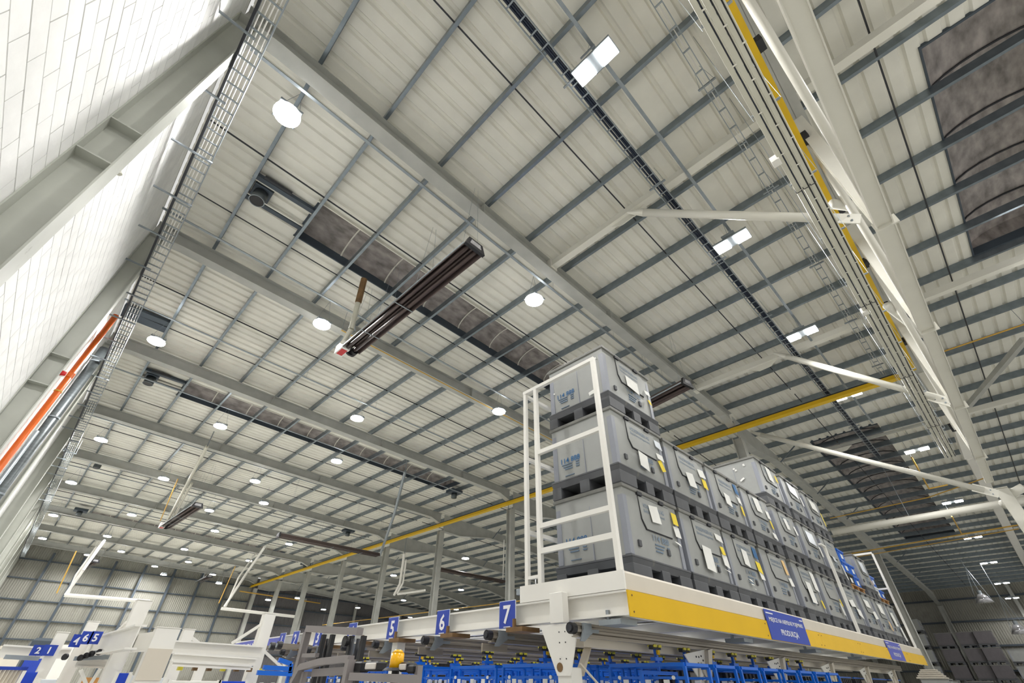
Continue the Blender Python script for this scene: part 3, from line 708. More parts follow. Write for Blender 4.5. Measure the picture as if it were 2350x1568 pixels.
# ================================================================ RADIANT HEATERS
def heater(label, a, b, w=.46, box=True, hang=None, bright=False):
    a, b = Vector(a), Vector(b); d = (b-a).normalized(); s = Vector((d.y, -d.x, 0)).normalized(); L = (b-a).length
    t = thing('radiant_heater', label, 'heater', (a+b)/2, 'gas radiant heaters')
    up = Vector((0,0,1))
    prof = [(-w/2, -.02), (-w/2+.02, -.02), (-w*.30, .10), (-.03, .14), (0, .05), (.03, .14), (w*.30, .10), (w/2-.02, -.02), (w/2, -.02), (w*.33, .13), (0, .18), (-w*.33, .13)]
    n = len(prof); mb = MB()
    vs = [p+s*u+up*v for p in (a, b) for u, v in prof]
    mb.add(vs, [(i, (i+1)%n, n+(i+1)%n, n+i) for i in range(n)]+[(0,1,2,11),(2,3,10,11),(3,4,10),(4,5,10),(5,6,9,10),(6,7,8,9)]+[tuple(n+i for i in q) for q in ((0,1,2,11),(2,3,10,11),(3,4,10),(4,5,10),(5,6,9,10),(6,7,8,9))])
    mb.build('hood', 'heater', t)
    for k in (-1, 1): MB().tube(a+s*(k*w*.21)+up*.035, b+s*(k*w*.21)+up*.035, .05, 12).build('burner_tube', 'heater', t, smooth=True)
    MB().bar(a+s*(-w/2-.006)+up*.0, b+s*(-w/2-.006), .012, .03).build('rim_strip', 'galv', t)
    q = L*.28
    for q in (L*.5, L*.8):
        p = a+d*q; MB().bar(p-s*(w/2)-up*.03, p+s*(w/2)-up*.03, .025, .012).build('cross_strap', 'galv', t)
    # near end cap: return bend housing
    c = MB(); oc = [(-w/2-.01,-.03),(-w*.36,.19),(w*.36,.19),(w/2+.01,-.03),(w/2+.01,-.06),(w*.4,.15),(-w*.4,.15),(-w/2-.01,-.06)]
    c.poly([a-d*.07+s*u+up*v for u, v in [(-w/2-.01,-.05),(-w*.36,.17),(w*.36,.17),(w/2+.01,-.05)]], d*.07).build('end_cap', 'black', t)
    MB().poly([a-d*.075+s*u+up*v for u, v in [(-w*.3,.02),(-w*.24,.13),(w*.24,.13),(w*.3,.02)]], d*.01).build('end_window', 'clear', t)
    if box:
        e = b+d*.02
        MB().add([e+s*u+d*v+up*z for u, v, z in [(-w/2,0,-.02),(-.02,0,-.02),(-.02,.42,-.02),(-w/2,.42,-.02),(-w/2,0,.22),(-.02,0,.22),(-.02,.42,.22),(-w/2,.42,.22)]],
                 [(3,2,1,0),(4,5,6,7),(0,1,5,4),(1,2,6,5),(2,3,7,6),(3,0,4,7)]).build('burner_box', 'white', t)
        MB().add([e+s*u+d*v+up*(-.022) for u, v in [(-w/2+.03,.06),(-.05,.06),(-.05,.36),(-w/2+.03,.36)]], [(0,1,2,3)]).build('label_patch', 'red', t)
        MB().tube(e+s*.12+up*.05, e+s*.12+d*.2+up*.05, .09, 14).build('fan_housing', 'black', t); MB().tube(e+s*.05+d*.1+up*.05, e+s*.05+d*.16+up*.05, .12, 14).build('fan_scroll', 'black', t)
    mb = MB()
    for q in (L*.02, L*.35, L*.68, L*.98):
        p = a+d*q
        for k in (-1, 1): mb.tube(p+s*(k*w*.4)+up*.14, Vector((p.x, p.y, 0))+s*(k*w*.1)+up*zp(p.x), .003, 4)
    mb.build('hanging_wire', 'galv', t)
    return t
heater('long brown gas radiant heater hanging in front of the rooflight', (3.249, 4.405, 8.100), (3.190, 8.979, 8.100))
t = thing('flue_pipe', 'cream flue pipe rising from the burner of the long brown heater', 'pipe', (2.960, 9.053, 8.400))
MB().path([(2.992, 9.126, 8.250), (2.979, 8.805, 8.550), (2.903, 8.662, 9.300)], .065, 12).build('pipe', 'tube', t)
MB().tube((2.903, 8.662, 9.300), (2.798, 8.447, 9.950), .08, 12).build('brown_sleeve', 'rust', t)
MB().path([(2.995, 8.894, 8.400), (3.158, 9.003, 8.700), (2.956, 8.889, 9.100), (2.971, 8.828, 9.300)], .014, 6).build('flex_hose', 'galv', t)
heater('brown radiant heater hanging over the far left aisle', (4.162, 25.533, 8.100), (4.010, 30.664, 8.100), .5)
heater('brown radiant heater end showing right of the top crate', (10.522, 3.879, 8.100), (11.017, 7.097, 8.100))
heater('thin pale radiant heater beyond the hanging chrome flue', (7.678, 23.806, 7.100), (13.191, 23.907, 7.100), .4, False)
heater('thin radiant heater between the middle columns', (17.631, 24.434, 7.100), (23.504, 24.528, 7.100), .4, False)
heater('small brown heater near the far wall, left part', (2.748, 44.000, 8.032), (2.566, 49.000, 8.238), .5, False)
heater('small dark heater near the far wall, middle', (10.465, 46.000, 8.301), (10.699, 50.000, 8.389), .5, False)
def flue(label, groups, m='tube', r=.05):
    t = thing('heater_flue', label, 'pipe', groups[0][0][0], 'heater flues')
    q = max((p for g in groups for p in g[0]), key=lambda p: p[2])
    MB().tube(q, (q[0], q[1], zr(q[0])+.02), .02, 6).build('roof_hanger', 'galv', t)
    for pts, rr, mm in groups: MB().path([Vector(p) for p in pts], rr, 8).build('pipe', mm, t)
    return t
flue('white flues and ochre gas line dropping to a white arm at the far left',
     [([(2.614, 43.854, 9.400), (2.312, 43.000, 7.303), (2.127, 43.000, 5.867)], .09, 'white'), ([(2.343, 43.000, 8.789), (2.109, 43.000, 7.017), (2.231, 43.000, 5.878)], .07, 'white'),
      ([(2.085, 43.000, 5.863), (6.718, 43.000, 5.947)], .11, 'white'), ([(1.437, 43.000, 8.366), (1.666, 43.000, 5.916)], .035, 'gas')])
flue('pair of white flues dropping to a white arm left of the far columns',
     [([(11.015, 36.391, 9.200), (11.798, 41.000, 8.338), (11.032, 41.000, 5.861)], .09, 'white'), ([(11.971, 41.000, 9.863), (11.289, 41.000, 7.822), (11.118, 41.000, 5.869)], .06, 'white'),
      ([(10.874, 41.000, 5.738), (16.431, 41.000, 5.664)], .1, 'white'), ([(10.782, 41.000, 8.499), (10.581, 41.000, 6.038)], .035, 'gas')])
flue('pair of cream flues rising from the far brown heater',
     [([(4.023, 31.113, 8.300), (3.470, 26.270, 9.000), (3.005, 22.187, 9.700)], .07, 'tube'), ([(4.115, 30.423, 8.300), (3.570, 25.714, 9.100)], .06, 'tube'),
      ([(3.615, 30.371, 8.300), (3.014, 26.232, 9.300)], .025, 'gas')])
flue('long chrome flue hanging to the left of the yellow beam', [([(13.624, 24.512, 7.300), (11.847, 20.610, 8.400), (10.456, 17.856, 9.500)], .07, 'galv')])
flue('chrome flues hanging before a middle column', [([(23.973, 24.929, 7.200), (19.827, 20.554, 8.300), (17.890, 18.467, 8.900)], .05, 'galv'), ([(23.504, 24.706, 7.200), (19.574, 20.527, 8.500)], .03, 'white')])
flue('white bent flues between the columns above the number five sign', [([(19.216, 31.513, 6.600), (18.752, 30.225, 7.100), (17.542, 28.296, 8.600)], .09, 'white'), ([(19.278, 31.156, 6.600), (19.603, 28.332, 6.600)], .07, 'white'),
      ([(19.042, 30.850, 6.600), (18.707, 29.776, 7.100), (17.962, 28.627, 8.300)], .06, 'white')])
for i, (p) in enumerate(((40.000, 1.449, 5.542), (40.000, 0.707, 3.993))):
    x, y, z = p
    t = thing('clear_lamp', ['clear unlit bell lamp hanging before the far right wall', 'clear unlit bell lamp at the right edge above the stacked crates'][i], 'lamp', p, 'clear bell lamps')
    MB().tube((x, y, z+.42), (x, y, z+.0), .16, 18, .42).build('reflector', 'clear', t, smooth=True); MB().tube((x, y, z+.42), (x, y, z+.6), .1, 12).build('gear_case', 'galv', t)
    mb = MB().tube((x, y, z+.6), (x, y, z+1.9), .01, 4); mb.tube((x, y-.35, z+.1), (x, y, z+1.9), .01, 4); mb.tube((x, y+.35, z+.1), (x, y, z+1.9), .01, 4); mb.tube((x, y, z+1.9), (x, y, zr(x)-1.0), .012, 4); mb.build('hanging_wire', 'galv', t)
# ================================================================ PLATFORM
PX0, PX1, PY0, PY1 = 3.78, 17.45, 2.40, 3.72
t = thing('storage_platform', 'white steel storage platform with a yellow kick board carrying the grey crates', 'platform', (10.5, 3.1, 0))
MB().box(PX0+.06, PX1, PY0+.06, PY1+.1, 2.36, 2.418).build('deck', 'galv', t)
# front edge channel (rounded upper lip) and side edge
pr = [(0,2.27),(.0,2.40),(.012,2.42),(.06,2.42),(.06,2.405),(.02,2.395),(.015,2.28),(.06,2.275),(.06,2.262),(.008,2.262)]
mb = MB(); n = len(pr)
mb.add([(x, PY0+u, z) for x in (PX0+.019, PX1) for u, z in pr], [tuple(range(n)), tuple(range(2*n-1, n-1, -1))]+[(i, n+i, n+(i+1)%n, (i+1)%n) for i in range(n)])
mb.build('front_edge_channel', 'cream', t)
MB().box(PX0+.02, PX0+.055, PY0+.004, PY0+.06, 2.27, 2.412).build('corner_block', 'cream', t)
MB().box(PX0-.006, PX0+.018, PY0, 3.7, 2.268, 2.422).build('side_edge_plate', 'white', t)
MB().ibeam((PX0+.15, PY0+.065, 2.17), (PX1, PY0+.065, 2.17), .11, .19).build('front_beam', 'white', t)
xs = [PX0+.002, 6.92, 9.0, 11.2, 13.42, 15.3, PX1]
for i, (a, b) in enumerate(zip(xs, xs[1:])):
    o = MB().box(a, b-.006, PY0-.014, PY0-.002, 2.062, 2.262).build('kick_board', 'yellow' if i == 0 else 'yellow2', t)
    mb = MB()
    for x in (a+.06, b-.08):
        for z in (2.10, 2.225): mb.tube((x, PY0-.018, z), (x, PY0-.013, z), .008, 8)
    mb.build('bolt', 'rust', o)
MB().ibeam((3.845, PY0+.0, 2.17), (3.845, 12.4, 2.17), .13, .19).build('side_beam', 'white', t)
for x in (5.0, 6.3, 7.6, 8.9, 10.2, 11.5, 12.8, 14.1, 15.4):
    MB().ibeam((x, PY0+.14, 2.21), (x, 9.6, 2.21), .09, .12).build('cross_beam', 'white', t)
MB().ibeam((3.9, 9.5, 2.175), (16, 9.5, 2.175), .13, .22).build('rear_beam', 'white', t)
MB().box(3.9, 16.5, 3.0, 3.1, 1.875, 1.94).build('lower_beam', 'cream', t)
def post(x, y, w, first=False):
    p = MB()
    zt = 2.05
    if first:
        p.cbox(x-.075, x+.075, y-.075, y+.075, 0, 1.72, .006); p.build('post', 'white', t)
        MB().poly([(x-.085, y+.075, 1.66), (x-.085, y+.26, 2.04), (x-.085, y-.20, 2.04), (x-.085, y-.075, 1.66)], (.012,0,0)).build('head_plate', 'white', t)
        MB().poly([(x+.075, y-.05, 1.66), (x+.26, y-.05, 1.90), (x+.26, y-.08, 1.90), (x+.1, y-.08, 1.66)], (0,.06,0)).build('side_wing', 'cream', t)
        MB().cbox(x-.10, x-.015, y-.04, y+.12, 2.05, 2.30, .005).build('clamp_box', 'white', t)
        mb = MB()
        for dy in (-.04, .03):
            for z in (1.98, 1.9, 1.78): mb.tube((x-.088, y+dy, z), (x-.084, y+dy, z), .006, 6)
        for z in (2.1, 2.27): mb.tube((x-.09, y-.02, z), (x-.075, y-.02, z), .014, 6)
        mb.build('bolt', 'dark', t)
        MB().tube((x-.088, y+.04, 1.72), (x-.084, y+.04, 1.72), .035, 12).build('hole_cap', 'rust', t)
        MB().bar((x+.05, y-.08, 1.75), (x+.75, y-.5, 1.0), .03, .012).build('diagonal_brace', 'cream', t)
    else:
        p.cbox(x-.07, x+.07, y-.06, y+.06, 0, 1.72, .006); p.build('post', 'cream', t)
        MB().poly([(x-.07, y-.062, 1.66), (x-.30, y-.062, 1.875), (x+.32, y-.062, 1.95), (x+.10, y-.062, 1.70)], (0,-.012,0)).build('head_plate', 'white', t)
        MB().poly([(x+.09, y-.07, 1.66), (x+.20, y-.07, 1.93), (x+.32, y-.07, 1.95), (x+.12, y-.07, 1.62)], (0,-.05,0)).build('side_wing', 'cream', t)
        mb = MB()
        for s in (-1, 1): mb.tube((x+s*.02, y-.09, 1.8), (x+s*.38, y-.09, 1.0), .014, 6)
        mb.build('cross_rod', 'cream', t)
        mb = MB()
        for dx, z in ((-.04,1.86),(.02,1.86),(-.02,1.80),(.05,1.80),(.08,1.87),(.11,1.83)): mb.tube((x+dx, y-.08, z), (x+dx, y-.074, z), .010, 6)
        mb.build('bolt', 'dark', t)
post(3.77, 3.08, .15, True)
for x in (5.8, 8.15, 10.5, 12.9, 15.3): post(x, 2.93, .14)
for y in (6.0, 9.4): MB().cbox(3.78, 3.9, y-.06, y+.06, 0, 2.06, .006).build('post', 'white', t)
# handrails
def rail(label, bars, loc):
    r = thing('handrail', label, 'handrail', loc, 'white platform handrails')
    for nm, a, b, w, h in bars: MB().bar(a, b, w, h).build(nm, 'white', r)
rail('white handrail with ladder-like bars in front of the tall crate stack',
 [('post', (3.84,2.47,2.42), (3.84,2.47,4.806), .05, .05), ('post', (3.84,3.45,2.42), (3.84,3.45,4.806), .05, .05), ('post', (3.84,3.645,2.28), (3.84,3.645,4.806), .045, .045),
  ('top_bar', (3.84,2.445,4.83), (3.84,3.67,4.83), .05, .045), ('middle_bar', (3.84,2.496,3.875), (3.84,3.424,3.875), .045, .05),
  ('middle_bar', (3.84,2.496,3.0), (3.84,3.424,3.0), .045, .05), ('lower_bar', (3.84,2.496,2.74), (3.84,3.424,2.74), .045, .055), ('foot_bar', (3.84,3.43,2.50), (3.84,3.66,2.50), .04, .03), ('foot_bar', (3.84,3.43,2.36), (3.84,3.66,2.36), .04, .05)], (3.84, 3, 2.42))
rail('white handrail running along the rear of the platform behind the crates',
 [('top_bar', (3.88,3.66,4.80), (17.2,3.66,4.80), .045, .04), ('middle_bar', (3.88,3.66,3.87), (17.2,3.66,3.87), .045, .045), ('lower_bar', (3.88,3.66,2.98), (17.2,3.66,2.98), .045, .045)]
 +[('post', (x,3.66,2.42), (x,3.66,4.778), .044, .044) for x in (6.5, 9.2, 11.9, 14.6, 17.15)], (10, 3.66, 2.42))
rail('white gate post on the front edge in front of the crates', [('post', (11.75,2.43,2.42), (11.75,2.43,3.944), .05, .05), ('top_stub', (11.775,2.43,3.96), (11.45,2.43,3.96), .05, .03)], (11.75, 2.43, 2.42))
rail('white handrail frame closing the far end of the platform', [('post', (17.3,2.45,2.42), (17.3,2.45,4.694), .05, .05), ('top_bar', (17.3,2.45,4.72), (17.3,3.6,4.72), .05, .05), ('middle_bar', (17.3,2.45,3.8), (17.3,3.6,3.8), .04, .04)], (17.3, 3, 2.42))
# facade signs
def sign_front(label, x0, x1, z0, z1, lines, m='blues'):
    s = thing('blue_sign', label, 'sign', ((x0+x1)/2, PY0-.02, z0), None)
    MB().box(x0, x1, PY0-.022, PY0-.015, z0, z1).build('panel', m, s)
    for body, cx, cz, h, w, b in lines:
        text('lettering', body, 'signw', s, (x0+(x1-x0)*cx, PY0-.022, z0+(z1-z0)*cz), (1,0,0), (0,0,1), h, w, b, .002)
    MB().box(x0+.03, x0+.27, PY0-.024, PY0-.0225, z1-.045, z1-.032).build('small_print', 'signw', s)
    MB().box(x1-.16, x1-.03, PY0-.024, PY0-.0225, z1-.045, z1-.032).build('small_print', 'signw', s)
sign_front('blue sign reading MIEJSCE NA NIEPEŁNE POJEMNIKI PRODUKCJA on the yellow kick board', 6.925, 8.36, 2.066, 2.395,
           [('MIEJSCE NA NIEPEŁNE POJEMNIKI', .5, .66, .062, 1.26, .012), ('PRODUKCJA', .5, .27, .085, .64, .015)])
sign_front('smaller looking faded blue sign at the far end of the yellow kick board', 13.43, 14.8, 2.068, 2.395,
           [('MIEJSCE NA NIEPEŁNE POJEMNIKI', .5, .66, .062, 1.2, .012), ('PRODUKCJA', .5, .27, .085, .64, .015)], 'bluel')
def num_sign(n, y0, y1, x=3.75, z0=2.055, z1=2.295, lab=None, m='blues'):
    s = thing('number_sign', lab or 'blue number sign showing %s on the white side beam' % ['', 'one', 'two', 'three', 'four', 'five', 'six', 'seven'][int(n)], 'sign', (x, (y0+y1)/2, z0), 'number signs')
    MB().box(x-.006, x, y0-.006, y1+.006, z0-.006, z1+.006).build('border', 'board', s)
    MB().box(x-.010, x-.006, y0, y1, z0, z1).build('panel', m, s)
    text('numeral', n, 'signw', s, (x-.011, (y0+y1)/2, (z0+z1)/2), (0,-1,0), (0,0,1), .168, None, .025, .002)
    MB().box(x-.012, x-.010, (y0+y1)/2-.05, (y0+y1)/2+.05, z0+.006, z0+.014).build('small_print', 'signw', s)
for n, y in (('7', 3.74), ('6', 4.85), ('5', 5.94), ('4', 7.04), ('3', 8.13), ('2', 9.02), ('1', 9.60)):
    num_sign(n, y, y+.235)
# aluminium rails with trolleys and hanging blue frames
RY = [2.9, 4.0, 5.1, 6.2, 7.05, 8.2, 9.2]
for i, y in enumerate(RY):
    t = thing('conveyor_rail', 'brown aluminium overhead rail with a black end cap, %s' % ['nearest, under the yellow kick board', 'ending left of the number seven sign', 'ending below the number six sign', 'ending below the number five sign', 'ending below the number four sign', 'ending behind the forklift mast', 'farthest, below the number one sign'][i], 'rail', (10, y, 1.95), 'overhead conveyor rails')
    MB().prism([(-.03,.0),(-.012,.0),(-.012,.02),(-.03,.03),(-.03,.05),(-.02,.055),(-.02,.075),(-.03,.08),(-.03,.1),(.03,.1),(.03,.08),(.02,.075),(.02,.055),(.03,.05),(.03,.03),(.012,.02),(.012,.0),(.03,.0),(.03,-.008),(-.03,-.008)], (3.64, y, 1.94), (16.8, y, 1.94)).build('profile', 'alu', t)
    MB().tube((3.585, y, 1.995), (3.645, y, 1.995), .045, 16).build('end_cap', 'black', t)
    MB().tube((3.57, y, 1.995), (3.586, y, 1.995), .028, 12).build('cap_bore', 'dark', t)
    MB().poly([(3.72, y-.035, 1.99), (3.66, y-.04, 1.90), (3.72, y-.04, 1.90), (3.85, y-.035, 1.97), (3.95, y-.035, 1.97), (3.95, y-.035, 2.0)], (0,-.012,0)).build('lever', 'galv', t)
    MB().box(3.72, 3.84, y-.05, y-.03, 1.96, 2.04).build('clamp_plate', 'galv', t)
    m = 'rust' if i else 'galv'
    for x in ((3.86,) if i else (3.95, 6.5, 9.1, 11.7)):
        MB().box(x-.16, x+.10, y-.40, y-.17, 2.015, 2.055).build('hanger_bracket', m, t); MB().tube((x-.12, y-.25, 2.05), (x-.12, y-.25, 2.13), .02, 8).build('hanger_bolt', m, t)
    if i: MB().box(3.55, 3.9, y+.01, y+.03, 1.86, 1.925).build('guide_arm', 'alu', t)
def make_frame(x, y):
    t = thing('load_carrier', 'f', 'carrier', (x, y, 1.6))
    MB().bar((x, y, 1.92), (x, y, 1.76), .03, .03).build('stem', 'blue', t)
    MB().box(x-.07, x+.07, y-.03, y+.03, 1.80, 1.83).build('bracket', 'blue', t)
    for s in (-1, 1):
        MB().bar((x-.225, y+s*.42, 1.76), (x+.225, y+s*.42, 1.76), .026, .026).build('top_bar', 'blue', t)
        MB().bar((x+s*.24, y-.42, 1.76), (x+s*.24, y+.42, 1.76), .03, .03).build('top_bar', 'blue', t)
        MB().bar((x+s*.24, y-.42, 1.66), (x+s*.24, y+.42, 1.66), .02, .02).build('middle_bar', 'blue', t)
        MB().bar((x+s*.24, y-.42, 1.58), (x+s*.24, y+.42, 1.58), .025, .025).build('lower_bar', 'blue', t)
        for r in (-1, 1): MB().bar((x+s*.24, y+r*.42, 1.745), (x+s*.24, y+r*.42, 1.1), .028, .028).build('upright', 'blue', t)
        MB().tube((x-.256, y+s*.3, 1.66), (x-.27, y+s*.3, 1.66), .016, 8).build('knob', 'white', t)
    for dy in (-.25, -.05, .2): MB().box(x-.262, x-.256, y+dy, y+dy+.06, 1.60, 1.645).build('tag', 'paper', t)
    mb = MB()
    for a in (-.06, -.03, .03, .06): mb.tube((x+a, y-.04, 1.925), (x+a, y-.025, 1.925), .013, 8)
    for a in (-.06, -.03, .03, .06): mb.tube((x+a, y+.025, 1.925), (x+a, y+.04, 1.925), .013, 8)
    mb.build('roller', 'roll', t)
    MB().box(x-.08, x+.08, y-.024, y+.024, 1.895, 1.925).build('trolley', 'dark', t)
    MB().box(x-.02, x+.02, y-.04, y-.03, 1.86, 1.89).build('yellow_catch', 'yellow', t)
    return t
fr = make_frame(4.35, 4.0); base = fr.location.copy(); first = True
for i, y in enumerate(RY):
    ordn = ['nearest', 'second', 'third', 'fourth', 'fifth', 'sixth', 'farthest'][i]
    for j in range(9 if i < 6 else 6):
        if i == 0 and j < 1: continue
        x = 4.35+.62*j+.13*(i % 3)
        lab = 'blue hanging load carrier on the %s overhead rail, %s from the rail end' % (ordn, nth(j+1))
        if first: fr.location = (x, y, 1.6); fr['label'] = lab; fr['group'] = 'blue hanging load carriers'; first = False
        else: dup(fr, (x, y, 1.6), lab, 'blue hanging load carriers')
# dark comb racks under the platform
for j in range(8):
    x0 = 5.15+1.45*j
    t = thing('comb_rack', 'black slatted rack hanging under the platform, %s from the corner post' % nth(j+1), 'rack', (x0+.6, 2.86, .9), 'black slatted racks')
    MB().box(x0, x0+1.25, 2.99, 3.02, .9, 1.735).build('back_sheet', 'black', t)
    for k in range(10): MB().box(x0+.03+.12*k, x0+.09+.12*k, 2.95, 2.99, .9, 1.73).build('slat', 'dark', t)
    MB().bar((x0, 2.97, 1.75), (x0+1.25, 2.97, 1.75), .03, .02).build('top_bar', 'blue', t)
t = thing('blue_cross_frame', 'bright blue tee shaped lifting frame before the first black rack', 'frame', (4.98, 2.9, 1.6))
MB().bar((4.98, 2.9, 1.86), (4.98, 2.9, 1.70), .025, .025).build('stem', 'blue', t); MB().bar((4.92, 2.9, 1.775), (5.04, 2.9, 1.775), .03, .02).build('cross_bar', 'blue', t)
MB().bar((4.63, 2.9, 1.70), (5.33, 2.9, 1.70), .03, .03).build('top_bar', 'blue', t)
for x in (4.645, 5.315): MB().bar((x, 2.9, 1.685), (x, 2.9, 1.1), .03, .03).build('upright', 'blue', t)
MB().box(4.95, 5.0, 2.87, 2.88, 1.85, 1.89).build('yellow_tag', 'yellow', t)
# ================================================================ CRATES
def make_crate(org, label, brown=False, prints=True, lod=0):
    x, y, z = org
    t = thing('plastic_crate', label, 'crate', org, 'grey plastic crates')
    b = 'cratebr' if brown else 'crate'
    mb = MB()
    for a, c in ((.0,.34),(.55,.72),(.93,1.2)):
        for d, e in ((.0,.14),(.43,.57),(.86,1.0)): mb.cbox(x+a, x+c, y+d, y+e, z, z+.15, .008)
    mb.box(x+.34, x+.55, y+.04, y+.96, z, z+.018); mb.box(x+.72, x+.93, y+.04, y+.96, z, z+.018)
    mb.build('pallet_feet', 'crate2', t)
    mb = MB()
    mb.add([(x+.012,y+.012,z+.13),(x+1.188,y+.012,z+.13),(x+1.188,y+.988,z+.13),(x+.012,y+.988,z+.13),(x-.008,y-.008,z+.20),(x+1.208,y-.008,z+.20),(x+1.208,y+1.008,z+.20),(x-.008,y+1.008,z+.20)],
           [(3,2,1,0),(0,1,5,4),(1,2,6,5),(2,3,7,6),(3,0,4,7)])
    mb.cbox(x-.008, x+1.208, y-.008, y+1.008, z+.20, z+.225, .006); mb.build('deck_rim', 'crate2', t)
    mb = MB(); i0, i1 = .035, .018
    mb.add([(x+i0,y+i0,z+.22),(x+1.2-i0,y+i0,z+.22),(x+1.2-i0,y+1-i0,z+.22),(x+i0,y+1-i0,z+.22),(x+i1,y+i1,z+.925),(x+1.2-i1,y+i1,z+.925),(x+1.2-i1,y+1-i1,z+.925),(x+i1,y+1-i1,z+.925)],
           [(3,2,1,0),(4,5,6,7),(0,1,5,4),(1,2,6,5),(2,3,7,6),(3,0,4,7)])
    mb.build('body', b, t)
    for cx, cy in ((0,0),(1,0),(0,1),(1,1)):
        a = x+.02 if cx == 0 else x+1.11; c = y+.02 if cy == 0 else y+.91
        MB().cbox(a, a+.07, c, c+.07, z+.22, z+.92, .018).build('corner_post', 'crateside' if not brown else b, t)
    MB().cbox(x-.002, x+1.202, y-.002, y+1.002, z+.92, z+.965, .007).build('lid', 'cratelid', t)
    if lod > 1: return t
    # front face details
    yf = y+.022
    MB().poly([(x+.33,yf-.012,z+.885),(x+.35,yf-.012,z+.64),(x+.42,yf-.012,z+.545),(x+.97,yf-.012,z+.545),(x+1.0,yf-.012,z+.885)], (0,.02,0)).build('placard', b, t)
    MB().poly([(x+.322,yf-.006,z+.893),(x+.342,yf-.006,z+.636),(x+.415,yf-.006,z+.535),(x+.978,yf-.006,z+.535),(x+1.008,yf-.006,z+.893)], (0,.012,0)).build('placard_shadow', 'dark', t)  # dark outline stands in for the shadow round the raised placard
    for a in (.30, .78): MB().box(x+a, x+a+.10, y-.006, y+.02, z+.895, z+.935).build('catch', 'dark', t)
    for a in (.20, .80): MB().cbox(x+a, x+a+.05, yf-.012, yf+.01, z+.33, z+.40, .006).build('latch', 'crate2', t)
    if lod > 0: return t
    text('brand_lettering', 'VOLKSWAGEN AG', 'printf', t, (x+.63, yf-.012, z+.80), (1,0,0), (0,0,1), .05, .46, .01, .002)
    text('brand_lettering', 'Behältermanagement', 'printf', t, (x+.635, yf-.012, z+.735), (1,0,0), (0,0,1), .045, .46, .0, .002)
    text('number_lettering', '114 888', 'printf', t, (x+.70, yf+.0, z+.475), (1,0,0), (0,0,1), .066, .34, .012, .003)
    for k in range(3): MB().box(x+.56, x+.76-.03*k, yf-.0, yf+.01, z+.405-.035*k, z+.418-.035*k).build('small_print', 'printf', t); MB().box(x+.82, x+.87, yf-.0, yf+.01, z+.405-.035*k, z+.418-.035*k).build('small_print', 'printf', t)
    # side face details (faces the camera at the end of the row)
    xf = x+.026
    MB().box(xf-.005, xf+.01, y+.475, y+.484, z+.23, z+.92).build('seam', 'crateside', t)
    text('number_lettering', '114 888', 'print', t, (xf-.002, y+.70, z+.47), (0,-1,0), (0,0,1), .07, .30, .012, .003)
    for k in range(3): MB().box(xf-.008, xf+.01, y+.68, y+.84-.02*k, z+.415-.03*k, z+.427-.03*k).build('small_print', 'printf', t); MB().box(xf-.008, xf+.01, y+.57, y+.62, z+.415-.03*k, z+.427-.03*k).build('small_print', 'printf', t)
    MB().box(xf-.004, xf+.01, y+.66, y+.80, z+.27, z+.279).build('small_print', 'printf', t)
    return t
def note(t, dx, dz, w, h, m='paper', tilt=0., name='paper_note', side=False):
    o = t.location; rnd = random.uniform
    pts = []
    for u, v in ((-w/2,-h/2),(w/2,-h/2+rnd(-.02,.0)),(w/2,h/2),(0,h/2+rnd(-.004,.006)),(-w/2,h/2)):
        c, s = math.cos(tilt), math.sin(tilt); pts.append((u*c-v*s, u*s+v*c))
    if side: P_ = [(o.x+.012, o.y+dx-u, o.z+dz+v) for u, v in pts]; th = (-.003,0,0)
    else: P_ = [(o.x+dx+u, o.y+.004-(.012 if v < 0 else 0), o.z+dz+v) for u, v in pts]; th = (0,-.003,0)
    return MB().poly(P_, th).build(name, m, t)
xcol = [4.21, 5.46, 6.72, 8.0, 9.4, 10.8, 12.2, 13.6, 14.95, 16.2]
hts = [3, 2, 2, 2, 3, 3, 3, 1, 2, 1]
proto = make_crate((4.21, 2.545, 2.42), 'x')
lv = {1: 'bottom', 2: 'second', 3: 'third'}
crates = {}
for i, (x, h) in enumerate(zip(xcol, hts)):
    for l in range(1, h+1):
        loc = (x+random.uniform(-.006,.006), 2.545+random.uniform(-.008,.008), 2.42+.966*(l-1))
        w = 'nearest stack at the platform corner' if i == 0 else '%s stack from the platform corner' % nth(i+1)
        lab = 'grey plastic crate in the %s, %s' % (w, lv[l]+' level')
        if i == 0 and l == 1: c = proto; c.location = c.location; c['label'] = lab
        else: c = dup(proto, loc, lab, 'grey plastic crates')
        crates[(i, l)] = c
N = note
N(crates[(0,1)], .62, .74, .20, .19, 'paper', .1); N(crates[(0,1)], 1.09, .78, .12, .14, 'yel', -.05, 'yellow_note'); N(crates[(0,1)], 1.09, .63, .13, .12, 'paper'); N(crates[(0,1)], 1.05, .5, .13, .015, 'paper', -.1)
N(crates[(0,2)], .60, .42, .20, .20, 'paper', -.1); N(crates[(0,2)], 1.05, .48, .10, .15, 'yel', .4, 'yellow_note'); N(crates[(0,2)], 1.05, .60, .16, .08, 'paper'); N(crates[(0,2)], 1.06, .78, .16, .1, 'board')
N(crates[(0,3)], .66, .60, .30, .18, 'paper', -.05); N(crates[(0,3)], 1.06, .63, .13, .07, 'paper', .1); N(crates[(0,3)], 1.08, .49, .06, .07, 'yel', .3, 'yellow_note')
for dx, dz in ((.28,.84),(.20,.80),(.42,.78),(.9,.55),(.36,.83),(.13,.80)): N(crates[(0,3)], dx, dz, .02, .02, 'paper', .3, 'glue_mark', True)
N(crates[(0,3)], .25, .30, .11, .05, 'paper', .15, 'torn_label', True)
